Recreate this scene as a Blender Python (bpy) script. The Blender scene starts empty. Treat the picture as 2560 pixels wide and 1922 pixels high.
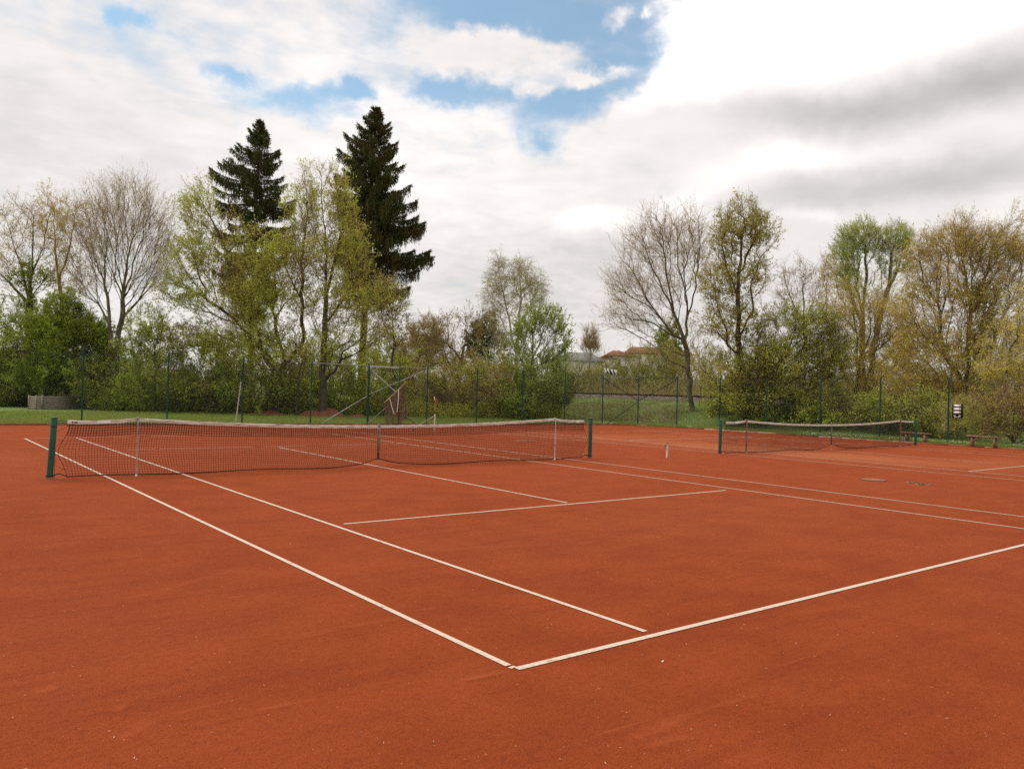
import bpy, math, random
import numpy as np
from mathutils import Vector
random.seed(7); RNG = np.random.default_rng(11)
SC = bpy.context.scene; COL = SC.collection
# ---------------------------------------------------------------- camera
F_PX = 1986.7; YAW, PITCH, ROLL = .6616, .0083, .0272
CAM = np.array([-8.6408, -15.8685, 1.7804])
def rot(yaw, pitch, roll):
    cy, sy = math.cos(yaw), math.sin(yaw); cp, sp = math.cos(pitch), math.sin(pitch)
    fwd = np.array([sy*cp, cy*cp, sp]); right = np.array([cy, -sy, 0.]); up = np.cross(right, fwd)
    cr, sr = math.cos(roll), math.sin(roll)
    return np.array([cr*right+sr*up, -sr*right+cr*up, fwd])
RM = rot(YAW, PITCH, ROLL)
cd = bpy.data.cameras.new('camera'); cam = bpy.data.objects.new('camera', cd); COL.objects.link(cam)
from mathutils import Matrix
m3 = Matrix((RM[0], RM[1], -RM[2])).transposed()
cam.matrix_world = Matrix.Translation(CAM) @ m3.to_4x4()
cd.sensor_width = 36; cd.lens = F_PX/2560*36; cd.clip_start = .1; cd.clip_end = 3000
SC.camera = cam
S = 2560/2212.
def ray(px, py): return np.array([(px-1280)/F_PX, (961-py)/F_PX, 1.]) @ RM
def G(px, py, z=0.):                      # point of the level ground seen at a source pixel
    d = ray(px, py); return CAM + d*((z-CAM[2])/d[2])
def AT(px, py, dep): return CAM + ray(px, py)*dep
def at(x, y, dep): return AT(x*S, y*S, dep)   # same from the 2212-wide view
# ---------------------------------------------------------------- node helper
class E:
    def __init__(s, nt, sock): s.nt = nt; s.s = sock
    def _m(s, op, *a, clamp=False):
        n = s.nt.nodes.new('ShaderNodeMath'); n.operation = op; n.use_clamp = clamp
        for i, v in enumerate((s,)+a):
            if isinstance(v, E): s.nt.links.new(v.s, n.inputs[i])
            else: n.inputs[i].default_value = v
        return E(s.nt, n.outputs[0])
    def __add__(s, o): return s._m('ADD', o)
    __radd__ = __add__
    def __sub__(s, o): return s._m('SUBTRACT', o)
    def __mul__(s, o): return s._m('MULTIPLY', o)
    __rmul__ = __mul__
    def __truediv__(s, o): return s._m('DIVIDE', o)
    def pw(s, o): return s._m('POWER', o)
    def mx(s, o): return s._m('MAXIMUM', o)
    def mn(s, o): return s._m('MINIMUM', o)
    def clamp(s): return s._m('ADD', 0., clamp=True)
    def f(s, op, *a): return s._m(op, *a)
    def ramp(s, a, b, lo=0., hi=1., smooth=True):
        n = s.nt.nodes.new('ShaderNodeMapRange'); n.interpolation_type = 'SMOOTHSTEP' if smooth else 'LINEAR'
        s.nt.links.new(s.s, n.inputs[0])
        for i, v in enumerate((a, b, lo, hi)): n.inputs[1+i].default_value = v
        return E(s.nt, n.outputs[0])
def lk(nt, v, inp):
    if isinstance(v, E): nt.links.new(v.s, inp)
    elif hasattr(v, 'is_output'): nt.links.new(v, inp)
    else: inp.default_value = v
def comb(nt, x, y, z):
    n = nt.nodes.new('ShaderNodeCombineXYZ')
    for i, v in enumerate((x, y, z)): lk(nt, v, n.inputs[i])
    return n.outputs[0]
def noise(nt, vec, scale, detail=4, rough=.55, dist=0., col=False):
    n = nt.nodes.new('ShaderNodeTexNoise'); lk(nt, vec, n.inputs['Vector'])
    n.inputs['Scale'].default_value = scale; n.inputs['Detail'].default_value = detail
    n.inputs['Roughness'].default_value = rough; n.inputs['Distortion'].default_value = dist
    return n.outputs['Color'] if col else E(nt, n.outputs['Fac'])
def mix(nt, fac, a, b):
    n = nt.nodes.new('ShaderNodeMix'); n.data_type = 'RGBA'
    lk(nt, fac, n.inputs[0])
    for v, i in ((a, 6), (b, 7)):
        if isinstance(v, (tuple, list)): n.inputs[i].default_value = (*v[:3], 1)
        else: lk(nt, v, n.inputs[i])
    return n.outputs[2]
# ---------------------------------------------------------------- world: sky with broken cloud
W = bpy.data.worlds.new('World'); SC.world = W; W.use_nodes = True
SUN_EL, SUN_AZ = math.radians(50), YAW-math.radians(75)      # azimuth clockwise from +y
def build_world():
    nt = W.node_tree; nt.nodes.clear()
    sky = nt.nodes.new('ShaderNodeTexSky'); sky.sky_type = 'NISHITA'; sky.sun_disc = False
    sky.sun_elevation = SUN_EL; sky.sun_rotation = SUN_AZ
    tc = nt.nodes.new('ShaderNodeTexCoord'); V = tc.outputs['Generated']
    sp = nt.nodes.new('ShaderNodeSeparateXYZ'); nt.links.new(V, sp.inputs[0])
    X, Y, Z = (E(nt, o) for o in sp.outputs)
    cy, sy = math.cos(YAW), math.sin(YAW)
    az = (X*cy-Y*sy).f('ARCTAN2', X*sy+Y*cy); el = Z.f('ARCSINE')
    inv = 1./1.
    zz = Z.mx(0.)+.10
    plane = comb(nt, X/zz, Y/zz, 0.)
    w1 = noise(nt, V, 7., 6, .6, col=True); sw = nt.nodes.new('ShaderNodeSeparateXYZ'); nt.links.new(w1, sw.inputs[0])
    w2 = noise(nt, V, 26., 4, .6, col=True); sw2 = nt.nodes.new('ShaderNodeSeparateXYZ'); nt.links.new(w2, sw2.inputs[0])
    wx, wy = E(nt, sw.outputs[0])-.5, E(nt, sw.outputs[1])-.5
    vx, vy = E(nt, sw2.outputs[0])-.5, E(nt, sw2.outputs[1])-.5
    A = az+wx*.16+vx*.05; B = el+wy*.09+vy*.03      # warped, for edges
    A2 = az+wx*.10+vx*.015; B2 = el+wy*.06+vy*.01                  # softly warped, for shading
    def blobs(L, A, B):
        t = None
        for (x, y, rx, ry, a) in L:
            d = ray(x*S, y*S); d = d/np.linalg.norm(d)
            a0 = math.atan2(d[0]*cy-d[1]*sy, d[0]*sy+d[1]*cy); e0 = math.asin(d[2])
            p = (A-a0)*(1716./rx); q = (B-e0)*(1716./ry)
            g = ((p*p+q*q)*-1.).f('EXPONENT')*a
            t = g if t is None else t+g
        return t
    n1 = noise(nt, plane, 1.15, 7, .58); n2 = noise(nt, plane, 3.2, 6, .6)
    n3 = noise(nt, plane, 9., 5, .6)
    sq = comb(nt, X*1., Y*1., Z*2.4); m1 = noise(nt, sq, 5.5, 7, .56, .3); m2 = noise(nt, sq, 15., 6, .6, .2)      # clouds seen side-on towards the horizon
    calm = az.ramp(.02, .22); lowm = el.ramp(.34, .16).mx(calm); n1 = n1+(m1-n1)*lowm; n2 = n2+(m2-n2)*lowm*.85; n3 = n3+(m2-n3)*lowm*.9
    den = .84+(n1-.5)*.80+(n2-.5)*.85+(n3-.5)*.60
    bil = noise(nt, plane, 5.2, 3, .55, .4).ramp(.36, .66); den = den+(bil-.5)*.12
    den = den+blobs([(1390, 60, 110, 130, -.80), (1310, 175, 120, 70, -.60), (1230, 225, 120, 45, -.32), (1040, 10, 170, 50, -.7),
        (1220, 30, 130, 70, -.62), (960, 205, 75, 26, -.75), (1180, 285, 45, 40, -.6), (272, 45, 32, 26, -.8), (482, 152, 55, 18, -.75),
        (640, 214, 120, 24, -.72), (762, 212, 44, 18, -.75), (690, 262, 110, 26, -.45), (1100, 190, 140, 24, -.55), (1110, 250, 120, 60, -.25), (850, 60, 90, 60, -.25),
        (1320, 20, 46, 20, .75), (1405, 20, 20, 12, .6), (1130, 88, 100, 24, .75), (990, 110, 110, 50, .5), (1280, 148, 60, 16, .9), (1150, 182, 60, 13, .6),
        (1750, 60, 290, 130, 1.2), (1900, 210, 520, 100, 1.), (1480, 210, 100, 40, .9), (1700, 520, 900, 160, .5), (300, 400, 500, 170, .35)], A, B)
    cov = den.ramp(.14, 1.02)
    cov = cov.mx(el.ramp(.24, .06))
    # shading of the clouds themselves: bright tops, grey undersides
    br = .86+((n2-.5)*.24+(n1-.5)*.14+(n3-.5)*.14+(bil-.5)*.06)*(calm*-.55+1.)
    br = br+blobs([(1640, 70, 230, 110, .55), (1950, 20, 330, 70, .6), (1480, 190, 90, 60, .22),
        (1500, 246, 130, 20, -.10), (1680, 254, 170, 34, -.17), (1850, 262, 150, 42, -.19), (2030, 205, 170, 52, -.19), (2240, 135, 160, 70, -.26),
        (1690, 345, 90, 30, .30), (1900, 335, 120, 20, .10), (1560, 380, 70, 40, .15), (2150, 260, 170, 40, .12), (1880, 405, 280, 36, -.17), (2150, 370, 190, 48, -.15), (1700, 440, 200, 20, -.08),
        (1290, 478, 100, 36, .24), (1480, 445, 70, 40, .26), (1380, 440, 60, 16, -.05), (1300, 540, 200, 24, -.10), (1750, 470, 60, 14, .14),
        (2180, 450, 90, 50, .10), (880, 340, 360, 150, .13), (700, 120, 300, 90, .07), (1250, 640, 600, 110, -.12), (150, 350, 260, 60, -.08), (60, 230, 140, 60, -.05)], A2, B2)
    br = br.mx(.42).mn(1.25)
    br = br*el.ramp(.46, 1.25, 1., 2.3)          # brightness added above the view, rising to the zenith, to light trees and ground
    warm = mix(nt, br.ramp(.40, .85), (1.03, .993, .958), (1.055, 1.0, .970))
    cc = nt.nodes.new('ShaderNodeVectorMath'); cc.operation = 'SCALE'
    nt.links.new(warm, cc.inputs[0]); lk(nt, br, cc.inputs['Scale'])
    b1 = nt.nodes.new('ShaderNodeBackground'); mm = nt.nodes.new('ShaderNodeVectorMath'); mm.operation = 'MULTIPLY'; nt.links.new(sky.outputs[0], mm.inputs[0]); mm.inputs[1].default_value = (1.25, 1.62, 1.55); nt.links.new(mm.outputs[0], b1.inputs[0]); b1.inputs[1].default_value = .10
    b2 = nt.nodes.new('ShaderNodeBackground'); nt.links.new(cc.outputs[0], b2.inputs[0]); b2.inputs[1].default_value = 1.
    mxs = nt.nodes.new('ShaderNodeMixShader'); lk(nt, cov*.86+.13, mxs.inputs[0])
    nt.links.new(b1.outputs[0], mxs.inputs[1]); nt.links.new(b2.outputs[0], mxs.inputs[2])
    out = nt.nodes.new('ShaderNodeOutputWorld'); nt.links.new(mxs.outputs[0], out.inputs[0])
    W.cycles.sampling_method = 'MANUAL'; W.cycles.sample_map_resolution = 512
build_world()
sl = bpy.data.lights.new('sun', 'SUN'); sl.energy = 2.2; sl.angle = math.radians(26); sl.color = (1., .95, .87)
so = bpy.data.objects.new('sun', sl); COL.objects.link(so)
sd = Vector((math.sin(SUN_AZ)*math.cos(SUN_EL), math.cos(SUN_AZ)*math.cos(SUN_EL), math.sin(SUN_EL)))
so.rotation_euler = sd.to_track_quat('Z', 'Y').to_euler(); so.location = (0, 0, 60)
SC.view_settings.view_transform = 'Standard'; SC.view_settings.look = 'None'
SC.view_settings.exposure = 0.; SC.view_settings.gamma = 1.
SC.cycles.max_bounces = 6; SC.cycles.diffuse_bounces = 3; SC.cycles.transmission_bounces = 4; SC.cycles.transparent_max_bounces = 8
SC.cycles.use_denoising = False
# ---------------------------------------------------------------- materials
def newmat(name):
    m = bpy.data.materials.new(name); m.use_nodes = True; nt = m.node_tree
    b = nt.nodes['Principled BSDF']; b.inputs['Specular IOR Level'].default_value = .25
    return m, nt, b
def geo_pos(nt, obj=False):
    if obj: return nt.nodes.new('ShaderNodeTexCoord').outputs['Object']
    return nt.nodes.new('ShaderNodeNewGeometry').outputs['Position']
def bump(nt, b, h, strength, dist=.01):
    n = nt.nodes.new('ShaderNodeBump'); n.inputs['Strength'].default_value = strength; n.inputs['Distance'].default_value = dist
    lk(nt, h, n.inputs['Height']); nt.links.new(n.outputs[0], b.inputs['Normal'])
def mat(name, c1, c2=None, scale=4., rough=.7, detail=5, bs=.25, bd=.01, metal=0., lo=.35, hi=.65, stretch=(1, 1, 1)):
    m, nt, b = newmat(name); p = geo_pos(nt, True)
    vm = nt.nodes.new('ShaderNodeMapping'); nt.links.new(p, vm.inputs[0]); vm.inputs['Scale'].default_value = stretch
    n = noise(nt, vm.outputs[0], scale, detail)
    nt.links.new(mix(nt, n.ramp(lo, hi), c1, c2 or tuple(x*.7 for x in c1)), b.inputs['Base Color'])
    b.inputs['Roughness'].default_value = rough; b.inputs['Metallic'].default_value = metal
    if bs: bump(nt, b, noise(nt, vm.outputs[0], scale*4, 4), bs, bd)
    return m
def leafmat(name, c1, c2, c3=None, trans=.45):
    m, nt, b = newmat(name); g = nt.nodes.new('ShaderNodeNewGeometry')
    r = E(nt, g.outputs['Random Per Island'])
    n = noise(nt, g.outputs['Position'], .9, 3)
    c = mix(nt, r, c1, c2)
    if c3: c = mix(nt, n.ramp(.42, .62), c, c3)
    nt.links.new(c, b.inputs['Base Color']); b.inputs['Roughness'].default_value = .8; b.inputs['Specular IOR Level'].default_value = .04
    t = nt.nodes.new('ShaderNodeBsdfTranslucent'); nt.links.new(c, t.inputs[0])
    mx = nt.nodes.new('ShaderNodeMixShader'); mx.inputs[0].default_value = trans
    nt.links.new(b.outputs[0], mx.inputs[1]); nt.links.new(t.outputs[0], mx.inputs[2])
    nt.links.new(mx.outputs[0], nt.nodes['Material Output'].inputs[0])
    return m
M = {}
def gr3_pre(nt, p): return noise(nt, p, 9., 5, .7)
def g2(x, y): return G(x*S, y*S)
def clay_material():
    m, nt, b = newmat('red clay'); p = geo_pos(nt); g = p
    big = noise(nt, p, .16, 4); mid = noise(nt, p, 1.3, 5, .6)
    vm = nt.nodes.new('ShaderNodeMapping'); nt.links.new(p, vm.inputs[0]); vm.inputs['Scale'].default_value = (.5, 4.5, 1); vm.inputs['Rotation'].default_value = (0, 0, .35)
    streak = noise(nt, vm.outputs[0], 1.1, 5, .6)
    gr = noise(nt, p, 150., 3, .7); gr2 = noise(nt, p, 48., 4, .7)
    c = mix(nt, mid.ramp(.3, .7), (.208, .0365, .0070), (.255, .0475, .0096))
    c = mix(nt, big.ramp(.40, .62)*.45, c, (.265, .052, .0145))
    c = mix(nt, streak.ramp(.48, .72)*.40, c, (.165, .025, .007))
    # dusty, paler clay where the second court is worn and dry
    sp = nt.nodes.new('ShaderNodeSeparateXYZ'); nt.links.new(p, sp.inputs[0]); X, Y = E(nt, sp.outputs[0]), E(nt, sp.outputs[1])
    wear = None
    for (x, y, rx, ry, a) in ((14.5, 1.5, 1.9, 5.5, .9), (15.3, -3.5, 1.5, 3.2, .6), (17.5, 7.5, 3.5, 1.6, .45), (18.5, -5.8, 3., 1.2, .4), (12.6, 8.5, 2., 3., .35), (1., -8.6, 4., 1.6, .12), (-1., 6., 4., 1.8, .15)):
        q = (X-x)/rx; s_ = (Y-y)/ry; t = ((q*q+s_*s_)*-1.).f('EXPONENT')*a
        wear = t if wear is None else wear+t
    wn = (wear*(mid*.9+streak*1.0+.05)).clamp()
    c = mix(nt, wn*.85, c, (.34, .105, .040))
    c = mix(nt, gr.ramp(.54, .68)*.6, c, (.42, .115, .045))
    c = mix(nt, gr.ramp(.47, .33)*.7, c, (.07, .010, .004))
    c = mix(nt, gr2.ramp(.43, .30)*.55, c, (.085, .012, .005))
    mk = None                                 # slide marks and scrapes left in the clay
    for (x0, y0, x1, y1, wd, a) in ((1000, 1470, 1098, 1452, .035, .9), (1370, 1605, 1480, 1552, .05, .6), (1500, 1590, 1400, 1612, .04, .5), (80, 1498, 130, 1485, .05, .7), (250, 1540, 275, 1525, .03, .6),
        (265, 1600, 330, 1560, .06, .45), (1460, 1560, 1640, 1500, .03, .35), (620, 1380, 900, 1330, .05, .28), (1700, 1330, 1900, 1300, .06, .3), (300, 1290, 520, 1230, .06, .25), (900, 1190, 1250, 1175, .08, .25), (1500, 1200, 1800, 1230, .08, .25)):
        q0, q1 = g2(x0, y0), g2(x1, y1); tt = q1-q0; ln = float(np.linalg.norm(tt)); tt = tt/ln; cc = (q0+q1)/2
        u = ((X-float(cc[0]))*float(tt[0])+(Y-float(cc[1]))*float(tt[1]))/(ln*.5); v = ((Y-float(cc[1]))*float(tt[0])-(X-float(cc[0]))*float(tt[1])+(mid-.5)*.12)/wd
        g_ = ((u*u*u*u+v*v)*-1.).f('EXPONENT')*a; mk = g_ if mk is None else mk+g_
    mkn = (mk*(gr3_pre(nt, p)*1.2)).clamp(); c = mix(nt, mkn*.8, c, (.36, .082, .026))
    nt.links.new(c, b.inputs['Base Color']); b.inputs['Roughness'].default_value = .95; b.inputs['Specular IOR Level'].default_value = .08
    scuff = noise(nt, p, 3.5, 6, .62, 1.5)
    smear = noise(nt, vm.outputs[0], 2.6, 3, .5, .6); c = mix(nt, smear.ramp(.66, .76)*.45, c, (.33, .075, .024))
    gr3 = noise(nt, p, 17., 5, .75); c = mix(nt, gr3.ramp(.52, .30)*.35, c, (.12, .018, .006)); c = mix(nt, gr3.ramp(.56, .74)*.3, c, (.33, .07, .022))
    nt.links.new(c, b.inputs['Base Color'])
    bump(nt, b, gr*.5+gr2*1.1+gr3*.8+scuff.ramp(.62, .80)*.8+mk*3.5, 1., .010)
    return m
M['clay'] = clay_material()
def grass_ground():
    m, nt, b = newmat('grass ground'); p = geo_pos(nt)
    n = noise(nt, p, .5, 5); n2 = noise(nt, p, 14., 5, .7)
    c = mix(nt, n.ramp(.35, .65), (.10, .17, .035), (.15, .19, .05))
    c = mix(nt, n2.ramp(.52, .7)*.6, c, (.24, .20, .09))
    nt.links.new(c, b.inputs['Base Color']); b.inputs['Roughness'].default_value = .95
    bump(nt, b, n2, .8, .05); return m
M['ground'] = grass_ground()
def line_material():
    m, nt, b = newmat('line tape'); tc = nt.nodes.new('ShaderNodeTexCoord')
    uv = nt.nodes.new('ShaderNodeSeparateXYZ'); nt.links.new(tc.outputs['UV'], uv.inputs[0])
    u = E(nt, uv.outputs[0]); fr = (u/.064).f('FRACT')
    groove = fr.ramp(.84, .90, smooth=False).mn(fr.ramp(1., .94, smooth=False))
    p = geo_pos(nt); d = noise(nt, p, 9., 5, .65); d2 = noise(nt, p, 120., 2)
    dirt = (d.ramp(.52, .76)*.65+d2.ramp(.5, .75)*.5+groove*.30).clamp()
    nt.links.new(mix(nt, dirt, (.52, .425, .33), (.26, .075, .03)), b.inputs['Base Color'])
    b.inputs['Roughness'].default_value = .8; return m
M['line'] = line_material()
M['green'] = mat('green coated steel', (.018, .085, .055), (.012, .05, .036), 9, .35, bs=.08)
M['gpost'] = mat('green fence steel', (.012, .055, .042), (.009, .035, .03), 5, .5, bs=.05)
M['darksteel'] = mat('dark steel', (.022, .032, .034), (.012, .018, .02), 5, .5, bs=.05)
M['zinc'] = mat('zinc steel', (.32, .31, .29), (.20, .20, .18), 6, .5, metal=.3, bs=.05)
M['wire'] = mat('green wire', (.035, .075, .06), None, 5, .6, bs=0)
M['netcord'] = mat('black net cord', (.010, .010, .009), (.018, .017, .015), 30, .8, bs=0)
M['band'] = mat('dirty white band', (.56, .50, .43), (.33, .24, .175), 5, .85, bs=.3, bd=.004, lo=.38, hi=.66, stretch=(1, 1, 7))
M['bandw'] = mat('white label', (.78, .77, .75), (.65, .6, .56), 30, .7, bs=0)
M['strap'] = mat('grey strap', (.17, .165, .155), (.10, .075, .06), 20, .8)
M['paintw'] = mat('weathered white paint', (.62, .58, .54), (.38, .33, .28), 14, .6, lo=.45, hi=.7)
M['greystick'] = mat('grey stick', (.36, .35, .345), (.22, .2, .19), 20, .55)
M['redwood'] = mat('clay dusted wood', (.24, .125, .085), (.15, .085, .06), 6, .85, bs=.5, stretch=(1, 6, 1))
M['wood'] = mat('weathered wood', (.32, .27, .21), (.17, .14, .10), 5, .9, bs=.6, stretch=(1, 1, 9))
M['woodpale'] = mat('pale wood', (.50, .33, .17), (.36, .22, .11), 8, .7, bs=.3)
M['kerb'] = mat('clay stained kerb', (.17, .055, .032), (.27, .12, .075), 3, .95, bs=.6, lo=.4, hi=.75)
M['kerbside'] = mat('pale kerb', (.46, .30, .22), (.38, .15, .08), 2.2, .95, bs=.5)
M['bark'] = mat('bark', (.15, .13, .085), (.075, .060, .040), 5, .95, bs=.9, bd=.03, stretch=(1, 1, .35))
M['barkpale'] = mat('pale bark', (.17, .145, .090), (.09, .072, .046), 4, .95, bs=.9, bd=.03, stretch=(1, 1, .35))
M['barkbirch'] = mat('birch bark', (.50, .45, .38), (.14, .10, .07), 3, .9, bs=.3, stretch=(1, 1, 3), lo=.5, hi=.7)
M['barkdark'] = mat('dark bark', (.085, .068, .048), (.045, .036, .026), 5, .95, bs=.9, bd=.03)
def twigmat(n, c): return mat(n, c, tuple(x*.7 for x in c), 3, .9, bs=0)
M['twbrown'] = twigmat('brown twigs', (.40, .29, .12)); M['twpurple'] = twigmat('tan twigs', (.37, .255, .115))
M['twolive'] = twigmat('olive twigs', (.28, .23, .09)); M['twdark'] = twigmat('dark twigs', (.10, .08, .05))
M['twpale'] = twigmat('pale twigs', (.42, .36, .25)); M['twred'] = twigmat('red brown stems', (.27, .15, .085))
M['lfgreen'] = leafmat('fresh green leaves', (.25, .33, .035), (.42, .49, .07), (.20, .27, .03))
M['lflight'] = leafmat('light green leaves', (.38, .45, .13), (.48, .53, .19))
M['lfdark'] = leafmat('dark green leaves', (.18, .25, .025), (.32, .40, .05), (.31, .31, .045))
M['lfolive'] = leafmat('olive leaves', (.42, .50, .06), (.60, .66, .12), (.44, .44, .07))
M['lfolive2'] = leafmat('thicket leaves', (.38, .45, .045), (.56, .61, .08), (.42, .38, .055))
M['lfamber'] = leafmat('amber catkins', (.58, .42, .08), (.70, .53, .12), (.46, .36, .07))
M['lfmust'] = leafmat('mustard catkins', (.62, .46, .055), (.72, .58, .09), (.52, .44, .06))
M['lfrust'] = leafmat('rust and green leaves', (.46, .50, .05), (.54, .36, .09), (.38, .38, .05))
M['lfred'] = leafmat('dark red leaves', (.17, .065, .045), (.25, .15, .07))
M['lfwill'] = leafmat('willow leaves', (.58, .62, .16), (.46, .50, .10))
M['needle'] = leafmat('spruce needles', (.050, .062, .018), (.095, .112, .032), (.10, .078, .030), .2)
M['needleblue'] = leafmat('blue pine needles', (.05, .085, .055), (.09, .12, .075), None, .15)
M['cone'] = leafmat('spruce cones', (.14, .07, .035), (.20, .11, .055), None, .05)
M['grassl'] = leafmat('grass blades', (.125, .21, .025), (.22, .31, .04), (.30, .28, .07))
M['grassdry'] = leafmat('dry grass blades', (.22, .26, .07), (.42, .35, .18), (.20, .26, .06))
M['flower'] = leafmat('daisies', (.80, .80, .72), (.72, .70, .55))
M['debris'] = leafmat('straw bits', (.55, .36, .22), (.72, .58, .42), None, .1)
# ---------------------------------------------------------------- mesh helpers
def mesh_np(name, V, faces, mats, smooth=True, uv=None):
    """faces: list of (array (M,k), material index)"""
    me = bpy.data.meshes.new(name); V = np.asarray(V, dtype=np.float32)
    me.vertices.add(len(V)); me.vertices.foreach_set('co', V.ravel())
    loops, starts, tot, mi, n = [], [], [], [], 0
    for A, k in faces:
        A = np.asarray(A, dtype=np.int32)
        if not len(A): continue
        loops.append(A.ravel()); w = A.shape[1]
        starts.append(n+np.arange(len(A))*w); tot.append(np.full(len(A), w)); mi.append(np.full(len(A), k)); n += A.size
    loops = np.concatenate(loops); starts = np.concatenate(starts); mi = np.concatenate(mi)
    me.loops.add(len(loops)); me.loops.foreach_set('vertex_index', loops.astype(np.int32))
    me.polygons.add(len(starts)); me.polygons.foreach_set('loop_start', starts.astype(np.int32))
    me.polygons.foreach_set('material_index', mi.astype(np.int32))
    me.update(calc_edges=True); me.validate()
    if smooth: me.polygons.foreach_set('use_smooth', np.ones(len(me.polygons), dtype=bool))
    for x in mats: me.materials.append(x)
    return me
def props(o, label=None, cat=None, group=None, kind=None):
    for k, v in (('label', label), ('category', cat), ('group', group), ('kind', kind)):
        if v: o[k] = v
    return o
def link(name, me, parent=None):
    o = bpy.data.objects.new(name, me); COL.objects.link(o)
    if parent: o.parent = parent
    return o
def empty(name, loc, label=None, cat=None, group=None):
    o = bpy.data.objects.new(name, None); COL.objects.link(o); o.location = loc; o.empty_display_size = .2
    return props(o, label, cat, group)
class MB:
    def __init__(s, origin=(0, 0, 0)): s.V = []; s.F = {}; s.n = 0; s.o = np.array(origin, float); s.smooth = False
    def add(s, V, Fs, k=0):
        V = np.asarray(V, float)-s.o; s.V.append(V)
        for Fa in Fs:
            Fa = np.asarray(Fa)+s.n
            if len(Fa): s.F.setdefault((k, Fa.shape[1]), []).append(Fa)
        s.n += len(V); return s
    def box(s, c, size, ax=None, k=0, bev=0.):
        h = np.array(size)/2.; A = np.eye(3) if ax is None else np.array(ax)
        if bev <= 0:
            P = np.array([[x, y, z] for x in (-1, 1) for y in (-1, 1) for z in (-1, 1)])*h
            return s.add(P@A+np.array(c), [[[0, 1, 3, 2], [4, 6, 7, 5], [0, 4, 5, 1], [2, 3, 7, 6], [0, 2, 6, 4], [1, 5, 7, 3]]], k)
        import bmesh
        bm = bmesh.new(); bmesh.ops.create_cube(bm, size=1.)
        for v in bm.verts: v.co = Vector([v.co[i]*size[i] for i in range(3)])
        bmesh.ops.bevel(bm, geom=bm.edges[:], offset=bev, segments=2, affect='EDGES')
        bm.verts.index_update(); P = np.array([v.co[:] for v in bm.verts])
        by = {}
        for f in bm.faces: by.setdefault(len(f.verts), []).append([v.index for v in f.verts])
        bm.free(); return s.add(P@A+np.array(c), list(by.values()), k)
    def tube(s, pts, r, n=10, k=0, cap=True):
        pts = [np.array(p, float) for p in pts]; R = r if hasattr(r, '__len__') else [r]*len(pts)
        V = []; u = None
        for i, p in enumerate(pts):
            t = pts[min(i+1, len(pts)-1)]-pts[max(i-1, 0)]; t = t/(np.linalg.norm(t)+1e-9)
            if u is None: u = np.cross(t, [0, 0, 1.] if abs(t[2]) < .9 else [1., 0, 0])
            u = u-t*np.dot(u, t); u /= np.linalg.norm(u)+1e-9; v = np.cross(t, u)
            for j in range(n):
                a = 2*math.pi*j/n; V.append(p+(u*math.cos(a)+v*math.sin(a))*R[i])
        Q = [[i*n+j, i*n+(j+1) % n, (i+1)*n+(j+1) % n, (i+1)*n+j] for i in range(len(pts)-1) for j in range(n)]
        Fs = [Q]
        if cap: Fs.append([list(range(n))[::-1], [(len(pts)-1)*n+j for j in range(n)]])
        return s.add(V, Fs, k)
    def lathe(s, c, prof, n=16, k=0):
        V = [[c[0]+r*math.cos(2*math.pi*j/n), c[1]+r*math.sin(2*math.pi*j/n), c[2]+z] for r, z in prof for j in range(n)]
        Q = [[i*n+j, i*n+(j+1) % n, (i+1)*n+(j+1) % n, (i+1)*n+j] for i in range(len(prof)-1) for j in range(n)]
        return s.add(V, [Q, [list(range(n))[::-1], [(len(prof)-1)*n+j for j in range(n)]]], k)
    def build(s, name, mats, parent=None, smooth=None):
        if not isinstance(mats, (list, tuple)): mats = [mats]
        fc = [(np.concatenate(v), k[0]) for k, v in s.F.items()]
        me = mesh_np(name, np.concatenate(s.V), fc, mats, s.smooth if smooth is None else smooth)
        if smooth is None and not s.smooth: pass
        o = link(name, me, parent)
        if not parent: o.location = s.o
        return o
def autosmooth(o, ang=40):
    me = o.data; me.polygons.foreach_set('use_smooth', np.ones(len(me.polygons), dtype=bool))
    me.set_sharp_from_angle(angle=math.radians(ang)); return o
def unit(v): return v/(np.linalg.norm(v, axis=-1, keepdims=True)+1e-9)
def segs_mesh(P0, P1, r0, r1, sides):
    """separate tapered prisms, vectorised"""
    P0 = np.asarray(P0); P1 = np.asarray(P1); N = len(P0)
    t = unit(P1-P0); ref = np.where(np.abs(t[:, 2:3]) < .9, np.array([[0, 0, 1.]]), np.array([[1., 0, 0]]))
    u = unit(np.cross(t, ref)); v = np.cross(t, u)
    if sides == 2:
        ph = RNG.uniform(0, math.pi, (N, 1)); w = u*np.cos(ph)+v*np.sin(ph)
        V = np.stack([P0-w*r0[:, None], P0+w*r0[:, None], P1+w*r1[:, None], P1-w*r1[:, None]], 1).reshape(-1, 3)
        return V, np.arange(N*4).reshape(N, 4)
    a = np.arange(sides)*2*math.pi/sides
    ring = u[:, None, :]*np.cos(a)[None, :, None]+v[:, None, :]*np.sin(a)[None, :, None]
    V = np.concatenate([P0[:, None]+ring*r0[:, None, None], P1[:, None]+ring*r1[:, None, None]], 1).reshape(-1, 3)
    j = np.arange(sides); q = np.stack([j, (j+1) % sides, (j+1) % sides+sides, j+sides], 1)
    return V, (np.arange(N)[:, None, None]*2*sides+q[None]).reshape(-1, 4)
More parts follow.
